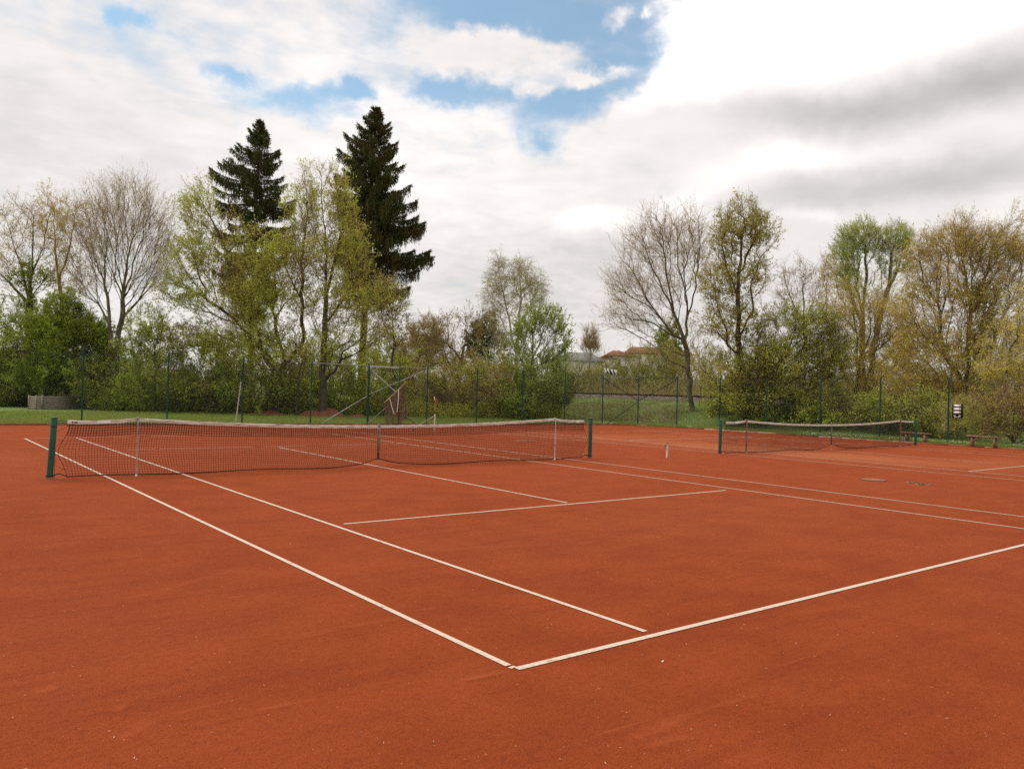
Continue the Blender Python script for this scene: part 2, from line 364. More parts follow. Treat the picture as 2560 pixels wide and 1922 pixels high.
# ---------------------------------------------------------------- setting: ground, railway bank, clay, kerbs, lines
RA, RB = AT(1390, 984, 60.), AT(2560, 1012, 43.); RA[2] = RB[2] = 0
rd = unit(RB-RA); rn = np.array([-rd[1], rd[0], 0.])       # rn points away from the camera side
if np.dot(rn, RM[2]) < 0: rn = -rn
def bank(P):
    s = (P[..., :2]-RA[:2])@rn[:2]
    z = np.interp(s, [-6.2, -5.4, -2.4, -1.9, 2.0, 3.0, 8, 45, 140], [0, .15, 1.33, 1.42, 1.42, 1.35, 1.3, 3.0, 4.2])
    return z
def build_ground():
    c = np.concatenate([-np.geomspace(900, 62, 22), np.linspace(-60, 90, 220), np.geomspace(92, 1200, 24)])
    U, Vv = np.meshgrid(c, c, indexing='ij'); P = RA[:2]+U[..., None]*rd[:2]+Vv[..., None]*rn[:2]
    P3 = np.concatenate([P, np.zeros(P.shape[:2]+(1,))], 2); P3[..., 2] = bank(P3)
    far = P3[..., 2] > .12; P3[..., 2] += np.where(far, .10*np.sin(P3[..., 0]*1.7+np.sin(P3[..., 1]*2.3))*np.cos(P3[..., 1]*1.3), 0)*.6
    n = len(c); idx = np.arange(n*n).reshape(n, n)
    Q = np.stack([idx[:-1, :-1], idx[1:, :-1], idx[1:, 1:], idx[:-1, 1:]], 2).reshape(-1, 4)
    props(link('ground', mesh_np('ground', P3.reshape(-1, 3), [(Q, 0)], [M['ground']])), kind='structure')
build_ground()
def sheet(name, pts, z, m):
    props(link(name, mesh_np(name, [(x, y, z) for x, y in pts], [([list(range(len(pts)))], 0)], [m], False)), kind='structure')
KL = G(-40, 850+736/3.456); KM = G(1534, 1062.); KC = G(1650, 1067.); KC2 = G(1720, 1071.); KR = G(2560, 850+1142/4.1525)
KLL = KL+(KL-KM)*1.2; KRR = KR+(KR-KC2)*3.
edge = [KLL, KL, KM, KC, KC2, G(1990, 1089.5), G(2369, 1114), KR, KRR]
sheet('clay_court', [(p[0], p[1]) for p in edge[::-1]]+[(KLL[0], -70), (KRR[0], -70)], .006, M['clay'])
def kerb():
    mb = MB()
    for a, b in zip(edge[:-1], edge[1:]):
        t = unit(b-a); nrm = np.array([-t[1], t[0], 0])
        if np.dot(nrm, RM[2]) < 0: nrm = -nrm
        L = np.linalg.norm(b-a); n = max(1, int(L/1.0))
        for i in range(n):
            p = a+t*(L*(i+.5)/n)+nrm*.035
            hgt = .075+random.uniform(-.008, .01)
            mb.box(p+np.array([0, 0, hgt/2-.01]), (L/n-.008, .06, hgt), [t, nrm, [0, 0, 1]], 0 if a[0] < 24 else (1 if i % 5 else 0))
    props(mb.build('kerb', [M['kerb'], M['kerbside']]), kind='structure')
kerb()
def lines(name, L, w=.05):
    V, Q, UV = [], [], []
    for a, b, ww in L:
        a = np.array(a[:2]); b = np.array(b[:2]); t = (b-a); ln = np.linalg.norm(t); t /= ln; nn = np.array([-t[1], t[0]])*ww/2
        k = len(V); V += [(*(a-nn), .011), (*(b-nn), .011), (*(b+nn), .011), (*(a+nn), .011)]; Q.append([k, k+1, k+2, k+3])
        UV += [(0, 0), (ln, 0), (ln, 1), (0, 1)]
    me = mesh_np(name, V, [(Q, 0)], [M['line']], False)
    uv = me.uv_layers.new(name='uv')
    for i, x in enumerate(UV): uv.data[i].uv = x
    props(link(name, me), kind='structure')
def g2(x, y): return G(x*S, y*S)
BLc = g2(1116, 1447); BRc = BLc+(g2(2212, 1178)-BLc)*1.45
FLc = g2(53, 947.3); sFL = g2(165, 946.3)
cF = g2(598, 966); cN = g2(1225, 1087)
Rs = (g2(1150, 997), g2(2212, 1143)); Rd = (g2(1225, 992), g2(2212, 1117))
def ext(p, yend): a, b = p; t = (yend-a[1])/(b[1]-a[1]); return a+(b-a)*t
lines('court_lines', [(BLc, BRc, .055), (FLc, g2(1098, 1440), .05), (g2(1103, 1442.5), g2(1110, 1445), .05), (sFL, g2(1394, 1366), .05),
    (cF, cN, .05), (g2(743, 1133), g2(1568, 1060), .05), (ext(Rs, 11.9), ext(Rs, -11.9), .045), (ext(Rd, 11.9), ext(Rd, -11.9), .045),
    (FLc+np.array([.25, 0, 0]), ext(Rd, 11.9), .03), (G(320, 850+951/3.456), ext(Rs, 6.35), .03)])
def r5(x, y): return G(2160+x/4.1525, 850+y/4.1525)
def r4(x, y): return G(1700+x/3.456, 850+y/3.456)
def r3(x, y): return G(1100+x/3.456, 850+y/3.456)
L2d = (r4(345, 978), r5(1661, 1462)); L2s = (r4(800, 985), r5(1661, 1418)); C2 = (r4(1345, 955), r5(1362, 1283))
R2s = (r5(245, 1118), r5(1661, 1215)); R2d = (r5(600, 1122), r5(1661, 1190))
svA = r5(1087, 1366); svB = svA+(r5(1661, 1310)-svA)*1.75
fA, fB = r3(1640, 868), r4(330, 848); fd = fB-fA
lines('neighbouring_court_lines', [(ext(L2d, 11.9), ext(L2d, -11.9), .04), (ext(L2s, 11.9), ext(L2s, -11.9), .04), (ext(C2, 6.2), C2[1], .04),
    (ext(R2s, 11.5), ext(R2s, -11.5), .04), (ext(R2d, 11.4), ext(R2d, -11.5), .04), (svA, svB, .05), (fA, fA+fd*1.45, .045),
    (r3(1330, 797), r3(1330, 797)+(r3(2200, 781)-r3(1330, 797))*1.3, .035)])
# ---------------------------------------------------------------- railway on the bank
def railway():
    Lr = np.linalg.norm(RB-RA)+14; A0 = RA-rd*6
    mb = MB(); 
    # ballast bed
    prof = [(-1.95, 1.30), (-1.35, 1.66), (1.35, 1.66), (1.95, 1.30)]; n = 260
    V = []; 
    for i in range(n):
        for s, z in prof+[]:
            jz = random.uniform(-.03, .03); V.append(A0+rd*(Lr*i/(n-1)+random.uniform(-.05, .05))+rn*(s+random.uniform(-.08, .08))+np.array([0, 0, z+jz]))
    Q = [[i*4+j, i*4+j+1, (i+1)*4+j+1, (i+1)*4+j] for i in range(n-1) for j in range(3)]
    mm, nt, b = newmat('ballast stones'); p = geo_pos(nt)
    vo = nt.nodes.new('ShaderNodeTexVoronoi'); nt.links.new(p, vo.inputs['Vector']); vo.inputs['Scale'].default_value = 14
    nt.links.new(mix(nt, E(nt, vo.outputs['Distance']).ramp(.1, .6), mix(nt, noise(nt, p, 2., 3), (.30, .25, .20), (.19, .14, .11)), (.07, .05, .04)), b.inputs['Base Color'])
    b.inputs['Roughness'].default_value = .95; bump(nt, b, vo.outputs['Distance'], -1., .05)
    me = mesh_np('ballast', V, [(Q, 0)], [mm], False); props(link('ballast', me), kind='structure')
    # loose stones on the shoulder
    k = 7000; P = A0+rd*RNG.uniform(0, Lr, (k, 1))+rn*RNG.uniform(-2.6, -1.1, (k, 1)); sz = RNG.uniform(.02, .05, k)
    s = (P-RA)@rn; P[:, 2] = np.interp(s, [-2.7, -1.95, -1.35, -1], [1.22, 1.34, 1.67, 1.67])
    O = np.array([[1, 0, 0], [-1, 0, 0], [0, 1, 0], [0, -1, 0], [0, 0, 1.], [0, 0, -1.]])
    Vs = (P[:, None]+O[None]*sz[:, None, None]*RNG.uniform(.6, 1.3, (k, 6, 1))).reshape(-1, 3)
    T = np.array([[0, 2, 4], [2, 1, 4], [1, 3, 4], [3, 0, 4], [2, 0, 5], [1, 2, 5], [3, 1, 5], [0, 3, 5]])
    props(link('ballast_stones', mesh_np('ballast_stones', Vs, [((np.arange(k)[:, None, None]*6+T[None]).reshape(-1, 3), 0)], [leafmat('stones', (.34, .29, .24), (.16, .13, .11), None, 0.)], False)), 'loose grey brown stones along the railway bank', None, None, 'stuff')
    root = empty('railway_track', A0+np.array([0, 0, 1.6]), 'rusty single railway track running along the top of the grassy bank', 'railway track')
    rust = mat('rusty rail', (.115, .06, .038), (.07, .04, .028), 3, .8); slp = mat('sleeper', (.10, .075, .055), (.06, .045, .035), 3, .9)
    o0 = A0+np.array([0, 0, 1.6])
    for s in (-.72, .72):
        mb = MB(o0); ax = [rd, rn, [0, 0, 1]]; c = A0+rd*Lr/2+rn*s
        mb.box(c+np.array([0, 0, 1.665]), (Lr, .14, .02), ax); mb.box(c+np.array([0, 0, 1.73]), (Lr, .02, .11), ax); mb.box(c+np.array([0, 0, 1.80]), (Lr, .07, .04), ax)
        mb.build('rail', rust, root)
    for i in range(int(Lr/.65)):
        mb = MB(o0); mb.box(A0+rd*(.3+i*.65)+np.array([0, 0, 1.63]), (.24, 2.5, .08), [rd, rn, [0, 0, 1]], bev=.01); mb.build('sleeper', slp, root)
railway()
# ---------------------------------------------------------------- nets
def net_post(p, h, label, r=.05, lean=(0, 0)):
    p = np.array(p); p[2] = .006; root = empty('net_post', p, label, 'net post', 'green posts holding the tennis nets')
    top = p+np.array([lean[0], lean[1], h]); mb = MB(p); mb.smooth = True
    mb.tube([p, p+(top-p)*.99, top], [r, r, r*.93], 20)
    autosmooth(mb.build('tube', M['green'], root))
    mb = MB(p); mb.lathe(top, [(r*.96, 0), (r*1.08, .004), (r*1.08, .022), (r*.7, .032), (.004, .034)], 20); autosmooth(mb.build('cap', M['green'], root))
    mb = MB(p); mb.lathe(p, [(r*1.45, 0), (r*1.25, .02), (r*1.08, .05)], 20); autosmooth(mb.build('base_collar', M['kerb'], root))
    q = p+(top-p)*.87; mb = MB(p)
    mb.tube([q+np.array([math.cos(a)*(r+.004), math.sin(a)*(r+.004), 0]) for a in np.linspace(0, 2*math.pi, 17)], .004, 6)
    mb.build('wire_loop', M['netcord'], root); mb = MB(p); q = p+(top-p)*.06
    mb.tube([q+np.array([math.cos(a)*(r+.008), math.sin(a)*(r+.008), 0]) for a in np.linspace(0, 2*math.pi, 17)], .009, 6)
    mb.build('wire_loop', M['netcord'], root)
    return top
def tennis_net(A, B, htA, hs, hc, stick, label, seed, cell=.046, rad=.0032, lift=.16, posts=None):
    """A,B post feet. hs: top height at the sticks; hc: height at the middle"""
    rg = np.random.default_rng(seed); A = np.array(A[:2]); B = np.array(B[:2]); L = np.linalg.norm(B-A); t = (B-A)/L; nn = np.array([-t[1], t[0]])
    a0, a1 = .27, L-.27; nx = int((a1-a0)/cell); ny = 21
    org = np.array([*(A+B)/2, 0.]); root = empty('tennis_net', org, label, 'tennis net', 'tennis nets strung across the clay courts')
    sm = L/2; s1, s2 = stick
    def top(s):
        e = htA
        z = np.interp(s, [0, s1, s2, L], [e, hs, hs, e])
        q = np.abs(s-sm)/(sm-s1); q = np.clip(q, 0, 1); mid = hc+(hs-hc)*q**2.1
        side = hs-.03*np.sin(np.clip((s1-s)/s1, 0, 1)*math.pi)
        side2 = hs-.03*np.sin(np.clip((s-s2)/(L-s2), 0, 1)*math.pi)
        return np.where(s < s1, side+(e-hs)*(1-s/s1), np.where(s > s2, side2+(e-hs)*((s-s2)/(L-s2)), mid))
    def bot(s):
        q = np.abs(s-sm); return .035+lift*np.exp(-(q/.38)**1.15)+.012*np.sin(s*2.1)
    def P(s, v):              # v 0 at the top .. 1 at the bottom
        zt, zb = top(s), bot(s); z = zt-.055-(zt-.055-zb)*v
        swing = .07*np.sin(v*math.pi)*np.sin(s*.9+seed)+.03*np.sin(s*2.7+v*4+seed)*np.sin(v*math.pi)+.05*v*np.sin(s*.5+1)
        dx = .035*np.sin(v*5+s*.8+seed)*v+.012*np.sin(s*4.3+v*6)
        ed = np.exp(-(s-a0)/.12)-np.exp(-(a1-s)/.12); dx = dx+ed*(-.09*np.sin(v*math.pi)*1.+.05*np.sin(v*9.5)*.6)
        pin = np.exp(-((s-s1)/.10)**2)+np.exp(-((s-s2)/.10)**2)+np.exp(-((s-sm)/.08)**2); k = 1-np.clip(pin, 0, 1)*.8
        z = z+.008*np.sin(s*3.1+v*7)*(1-v)*v*4
        xy = A+t*(s+dx*k)[..., None]+nn*(swing*k)[..., None]
        return np.concatenate([xy, z[..., None]], -1)-org
    s = a0+np.arange(nx+1)*(a1-a0)/nx; v = np.linspace(0, 1, ny+1)
    SS, VV = np.meshgrid(s+0., v, indexing='ij'); SS = SS+rg.normal(0, .0025, SS.shape); PP = P(SS, VV)
    p0 = np.concatenate([PP[:-1].reshape(-1, 3), PP[:, :-1].reshape(-1, 3)]); p1 = np.concatenate([PP[1:].reshape(-1, 3), PP[:, 1:].reshape(-1, 3)])
    V1, Q1 = segs_mesh(p0, p1, np.full(len(p0), rad), np.full(len(p0), rad), 3)
    # doubled upper rows and the cords along the bottom and the ends
    v5 = v[:6]; S5, V5 = np.meshgrid(s+cell*.3, v5, indexing='ij'); S5 = np.clip(S5, a0, a1); P5 = P(S5, V5)+np.array([*nn*.012, .01])
    q0 = np.concatenate([P5[:-1].reshape(-1, 3), P5[:, :-1].reshape(-1, 3)]); q1 = np.concatenate([P5[1:].reshape(-1, 3), P5[:, 1:].reshape(-1, 3)])
    V2, Q2 = segs_mesh(q0, q1, np.full(len(q0), rad*1.25), np.full(len(q0), rad*1.25), 3)
    link('netting', mesh_np('netting', np.concatenate([V1, V2]), [(Q1, 0), (Q2+len(V1), 0)], [M['netcord']], False), root)
    mb = MB(); bt = PP[:, -1]; mb.tube(list(bt[::3])+[bt[-1]], .007, 5); mb.tube(list(bt[::3]+np.array([*nn*.02, -.012]))+[bt[-1]], .005, 5)
    mb.build('bottom_cord', M['netcord'], root)
    for e_ in (0, -1): mb = MB(); mb.tube(list(PP[e_]), .005, 5); mb.build('end_cord', M['netcord'], root)
    # band: a folded strip
    sb = np.linspace(a0-.02, a1+.02, 220); zt = top(sb); V = []; hb = .062
    wob = rg.normal(0, .0012, len(sb))
    for i, q in enumerate(sb):
        base = A+t*q-org[:2]
        for (o_, dz) in ((.012, -hb), (.013, -.012), (.006, .002), (-.006, .002), (-.013, -.012), (-.012, -hb)):
            V.append((*(base+nn*(o_+wob[i])), zt[i]+dz+wob[i]*1.5))
    Q = [[i*6+j, i*6+j+1, (i+1)*6+j+1, (i+1)*6+j] for i in range(len(sb)-1) for j in range(5)]
    band = link('top_band', mesh_np('top_band', V, [(Q, 0)], [M['band']]), root)
    for (qa, qb, mname) in ((a0+.45, a0+.68, 'bandw'), (a1-.28, a1-.18, 'bandw')):      # white makers' tags
        V = []; 
        for q in (qa, qb):
            for sgn in (1,): 
                base = A+t*q-org[:2]-nn*.0165; z = float(top(np.array([q]))[0]); V += [(*base, z-.055), (*base, z-.008)]
        tg = link('white_tag', mesh_np('tag', V, [([[0, 1, 3, 2]], 0)], [M[mname]], False), band)
    mb = MB()
    if seed == 1:
        for q in (a0+.06, a0+.10, a0+.13):
            mb.box((*(A+t*q-org[:2]-nn*.0165), float(top(np.array([q]))[0])-.03), (.022, .004, .026), [[*t, 0], [*nn, 0], [0, 0, 1]])
        mb.build('dark_mark', mat('dark mark', (.06, .02, .015)), band)
    mb = MB(); mb.box((*(A+t*sm-org[:2]), (hc+.16+lift)/2-.05), (.05, .034, hc-.16-lift*.6+.12), [[*t, 0], [*nn, 0], [0, 0, 1]], bev=.004)
    mb.build('center_strap', M['strap'], root)
    mb = MB(); mb.tube([(*(A+t*sm-org[:2]), .17), (*(A+t*sm-org[:2]), .03)], .006, 6); mb.lathe((*(A+t*sm-org[:2]), 0.), [(.02, 0), (.02, .02), (.008, .035)], 10); mb.build('anchor', M['zinc'], root)
    # cables and lacing between net and posts
    for end, sgn in ((0., 1), (L, -1)):
        mb = MB()
        s0 = a0 if sgn > 0 else a1; zt = float(top(np.array([s0]))[0])
        pe = A+t*end-org[:2]; pn = A+t*s0-org[:2]
        mb.tube([(*pe, htA-.01), (*pn, zt-.015)], .004, 5); mb.tube([(*pe, htA-.07), (*pn, zt-.04)], .004, 5)
        e = PP[0] if sgn > 0 else PP[-1]
        ks = [1, 7, 13, 18]; pl = pe+t*sgn*.075
        mb.tube([(*pl, .03), (*pl, htA-.12)], .0035, 5)
        last = None
        for i, k in enumerate(ks):
            mb.tube([(*pl, e[k][2]+.07), tuple(e[k])], .0025, 4); mb.tube([tuple(e[k]), (*pl, e[k][2]-.10)], .0025, 4)
        mb.tube([(*pe, .07), (*(pe*.4+pn*.6), .10), tuple(e[-1])], .010, 6)
        mb.build('lacing', M['netcord'], root)
    return lambda s, z: np.array([*(A+t*s), z]), top
PL, PR = G(123.5, 1199), G(1474.5, 1146)
net_post(PL, 1.07, 'large dark green net post at the left end of the nearest tennis net', .052, (0.045, -.01))
net_post(PR, 1.07, 'green net post at the right end of the nearest tennis net', .05)
Lab = np.linalg.norm(PR-PL); s_of = lambda p: np.dot((p-PL)[:2], ((PR-PL)/Lab)[:2])
sA, sB = s_of(G(343, 1192)), s_of(G(1380.7, 1149))
N1, top1 = tennis_net(PL, PR, 1.055, 1.085, .93, (sA, sB), 'long black tennis net with stained white band in the foreground court', 1)
P2L, P2R = G(1799.5, 1136), G(2288.8, 1114.5)
net_post(P2L, 1.03, 'green net post at the near left end of the farther net', .05)
net_post(P2R, 1.03, 'green net post of the farther net standing in front of a bench', .05)
L2 = np.linalg.norm(P2R-P2L); s_of2 = lambda p: np.dot((p-P2L)[:2], ((P2R-P2L)/L2)[:2])
q1, q2 = s_of2(G(1700+578/3.456, 850+980/3.456)), s_of2(G(1700+1895/3.456, 850+920/3.456))
N2, top2 = tennis_net(P2L, P2R, 1.02, 1.05, .90, (q1, q2), 'smaller looking black tennis net on the farther court at right', 2, lift=.17)
def stick(p, h, label, m, w=.022):
    p = np.array([p[0], p[1], .006]); root = empty('singles_stick', p, label, 'net prop', 'upright sticks propping up the nets')
    mb = MB(p)
    if w > .03: mb.box(p+np.array([0, -.028, h/2]), (.07, .02, h), [[.95, .05, 0], [-.05, .95, 0], [0, 0, 1]], bev=.004)
    else: mb.tube([p+np.array([0, -.03, 0]), p+np.array([0, -.03, h])], w/2, 8)
    autosmooth(mb.build('stick', m, root))
    mb = MB(p); mb.box(p+np.array([0, -.012, h]), (max(w, .03)+.006, .05, .02), bev=.004); mb.build('notch', m, root)
    mb = MB(p); mb.lathe(p+np.array([0, -.03, 0]), [(.026, 0), (.026, .02), (w*.5, .035)], 10); autosmooth(mb.build('foot', M['paintw'], root))
stick(N1(sA, 0), 1.09, 'thin grey stick propping the near net beside the big left post', M['greystick'])
stick(N1(sB, 0), 1.09, 'thin pale stick propping the near net at its right end', M['paintw'], .018)
stick(N2(q1, 0), 1.055, 'flat wooden stick propping the far net at its left end', M['redwood'], .06)
stick(N2(q2, 0), 1.055, 'flat reddish wooden stick propping the far net beside the bench', M['redwood'], .06)
# ---------------------------------------------------------------- fences
def fence_mesh(A, B, h, cell=.075, r=.0016, org=(0, 0, 0)):
    A = np.array(A); B = np.array(B); L = np.linalg.norm(B-A); t = (B-A)/L; P0, P1 = [], []
    st = cell*math.sqrt(2)
    for x in np.arange(-h, L, st):
        a, b = max(x, 0), min(x+h, L)
        if b > a: P0.append(A+t*a+np.array([0, 0, a-x])); P1.append(A+t*b+np.array([0, 0, b-x]))
    for x in np.arange(0, L+h, st):
        a, b = min(x, L), max(x-h, 0)
        if a > b: P0.append(A+t*a+np.array([0, 0, x-a])); P1.append(A+t*b+np.array([0, 0, x-b]))
    for z in (.04, h/2, h-.03): P0.append(A+np.array([0, 0, z])); P1.append(B+np.array([0, 0, z]))
    n = len(P0); rr = np.full(n, r); rr[-3:] = .003
    return segs_mesh(np.array(P0)-org, np.array(P1)-org, rr, rr, 3)
def on_plane(px, py, A, B):     # where a sight line meets the vertical plane through A and B
    n = np.array([-(B-A)[1], (B-A)[0], 0]); d = ray(px, py); return CAM+d*(np.dot(n, A-CAM)/np.dot(n, d))
FH = 2.9
kb = unit(KM-KL); kn = np.array([-kb[1], kb[0], 0.])
FA0 = KLL+kn*.45; FA1 = KM+kn*.45; FCn = KC+unit(np.array([.7, .7, 0]))*.45
def post(root, p, h, r=.032, m=None, org=None):
    mb = MB(org); p = np.array([p[0], p[1], 0.]); mb.tube([p, p+np.array([0, 0, h])], r, 12); mb.lathe(p+np.array([0, 0, h]), [(r*1.15, -.03), (r*1.15, .005), (.004, .02)], 12)
    return autosmooth(mb.build('post', m or M['gpost'], root))
def bar(name, root, a, b, r, m, org):
    mb = MB(org); mb.tube([a, b], r, 8); return autosmooth(mb.build(name, m, root))
def back_fence():
    org = np.array([FA0[0], FA0[1], 0]); root = empty('fence', org, 'tall green chain link fence along the far end of the courts', 'fence')
    px = {k: v for k, v in zip('1 2 3 4 5 7 8 9 10'.split(), (204, 417.3, 605, 775.8, 918.4, 1066, 1190.4, 1305, 1411))}
    P = {k: on_plane(x, 1050, FA0, FA1) for k, x in px.items()}
    d = P['1']-P['2']
    for i in (1, 2, 3, 4, 5): P['m%d' % i] = P['1']+d*i
    P['11'] = on_plane(1505.2, 1050, FA0, FA1); P['13'] = on_plane(1691.5, 1050, FA1, FCn); P['12'] = on_plane(1594.5, 1050, FA1, P['13'])
    for k, p in P.items():
        p[2] = 0; h = {'1': 3.06, '2': 2.98, '3': 2.98}.get(k, FH if k not in ('11', '12', '13') else 2.84)
        post(root, p, h, org=org)
    V1, Q1 = fence_mesh(np.array([*P['m5'][:2], 0]), P['11'], 2.8, org=org); V2, Q2 = fence_mesh(P['11'], P['13'], 2.75, org=org)
    link('wire_mesh', mesh_np('wire_mesh', np.concatenate([V1, V2]), [(Q1, 0), (Q2+len(V1), 0)], [M['wire']], False), root)
    z = lambda p, h: np.array([p[0], p[1], h])
    bar('top_rail', root, z(P['4'], 2.82), z(P['5'], 2.80), .016, M['zinc'], org); bar('top_rail', root, z(P['5'], 2.80), z(P['7'], 2.80), .016, M['zinc'], org)
    bar('brace', root, z(P['7'], 2.74), z(P['5'], 1.42), .02, M['zinc'], org); bar('brace', root, z(P['5'], 1.38), z(P['5']+(P['4']-P['5'])*.82, .03), .02, M['zinc'], org)
    bar('brace', root, z(P['5'], 1.42), z(P['5']+(P['7']-P['5'])*.80, .06), .02, M['darksteel'], org)
    bar('top_rail', root, z(P['11'], 2.72), z(P['12'], 2.72), .016, M['zinc'], org); bar('top_rail', root, z(P['12'], 2.72), z(P['13'], 2.76), .018, M['darksteel'], org)
    bar('brace', root, z(P['11'], 2.68), z(P['12'], 1.42), .022, M['darksteel'], org); bar('brace', root, z(P['13'], 2.68), z(P['12'], 1.42), .022, M['darksteel'], org)
    bar('brace', root, z(P['12'], 1.38), z(P['11']+(P['12']-P['11'])*.15, .05), .022, M['darksteel'], org); bar('brace', root, z(P['12'], 1.38), z(P['13'], .08), .016, M['zinc'], org)
    return P
FP = back_fence()
def side_fence():
    A = np.array([FP['13'][0], FP['13'][1], 0]); F14 = G(1797.8, 1069.5); B = G(2369, 1110.5); F14[2] = B[2] = 0
    # straight run from the second post on
    org = A; root = empty('fence', org, 'green chain link fence running down the right side behind the benches', 'fence')
    pts = [A, F14]+[on_plane(x, 1050, F14, B) for x in (1700+744/3.456, 1700+1210/3.456, 1700+1726/3.456)]+[B]; step = pts[-1]-pts[-2]
    pts += [B+step, B+step*2, B+step*3]
    for p in pts[1:]: p[2] = 0; post(root, p, 2.86, .035, org=org)
    V1, Q1 = fence_mesh(A, F14, 2.75, org=org); V2, Q2 = fence_mesh(F14, pts[-1], 2.8, org=org)
    link('wire_mesh', mesh_np('wire_mesh', np.concatenate([V1, V2]), [(Q1, 0), (Q2+len(V1), 0)], [M['wire']], False), root)
    return F14, B
SF0, SF1 = side_fence()
def gate():
    h0 = FP['5']+np.array([0, -.08, 0]); f0 = G(560+1505/3.456-.0, 850+744/3.456); f0[2] = 0; org = np.array([h0[0], h0[1], 0.])
    root = empty('gate', org, 'open gate leaf of green and grey tube swung in from the far fence', 'gate')
    z = lambda p, h: np.array([p[0], p[1], h])
    bar('hinge_stile', root, z(h0, .1), z(h0, 2.82), .022, M['gpost'], org)
    bar('free_stile', root, z(f0, .0), z(f0, 3.0), .032, M['green'], org)
    bar('top_rail', root, z(h0, 2.76), z(f0, 2.70), .025, M['zinc'], org)
    bar('brace', root, z(h0, 2.68), z(f0, 1.45), .022, M['zinc'], org); bar('brace', root, z(f0, 1.40), z(h0, .06), .022, M['zinc'], org)
    V1, Q1 = fence_mesh(h0, f0, 2.65, org=org); link('wire_mesh', mesh_np('wire_mesh', V1, [(Q1, 0)], [M['wire']], False), root)
    return f0
GF = gate()
def drag_net():
    dep = 37.0; R = lambda x, y: AT(560+x/3.456, 850+y/3.456, dep)
    a, b = R(1380, 548), R(1581, 360); org = (a+b)/2; root = empty('drag_net', org, 'brown court drag net hung askew from a wooden bar on the gate', 'drag net')
    mb = MB(org); mb.tube([a, b], .022, 8); autosmooth(mb.build('wooden_bar', M['woodpale'], root))
    f = unit(a-b); bulge = -RM[2]
    lo_a = R(1410, 752); lo_b = R(1590, 668); lo_c = R(1500, 745)
    n, m = 22, 44; P0, P1 = [], []
    def pt(u, v):
        t_ = a+(b-a)*u; e = lo_a+(lo_c-lo_a)*min(u/.5, 1)+(lo_b-lo_c)*max(0, (u-.5)/.5)
        p = t_+(e-t_)*v; w = .10*math.sin(u*9+1.5*v)*v+.04*math.sin(u*21)
        return p+bulge*(.05+w*.8)+RM[0]*.03*math.sin(v*7+u*3)
    for j in range(m+1):
        for i in range(n): P0.append(pt(i/n, j/m)); P1.append(pt((i+1)/n, j/m))
    for i in range(0, n*2+1):
        for j in range(m): P0.append(pt(i/n/2, j/m)); P1.append(pt(i/n/2, (j+1)/m))
    P0 = np.array(P0)-org; P1 = np.array(P1)-org; k = len(P0); h_ = (m+1)*n
    rr = np.where(np.arange(k) < h_, .0105, .005)
    V, Q = segs_mesh(P0, P1, rr, rr, 3)
    link('mesh', mesh_np('mesh', V, [(Q, 0)], [mat('brown net', (.21, .145, .085), (.13, .085, .05), 8, .9, bs=0)], False), root)
    c = [R(1437, 500), R(1455, 575), R(1475, 640), R(1486, 646), R(1500, 620), R(1512, 520), R(1515, 425)]
    mb = MB(org); mb.tube([p-RM[2]*.2 for p in c[:3]], .014, 6); mb.tube([p-RM[2]*.2 for p in c[4:]], .014, 6); autosmooth(mb.build('pull_rope', M['bandw'], root))
    mb = MB(org); mb.tube([p-RM[2]*.2 for p in c[2:5]], .017, 6); autosmooth(mb.build('red_grip', mat('red rubber', (.45, .05, .025)), root))
drag_net()
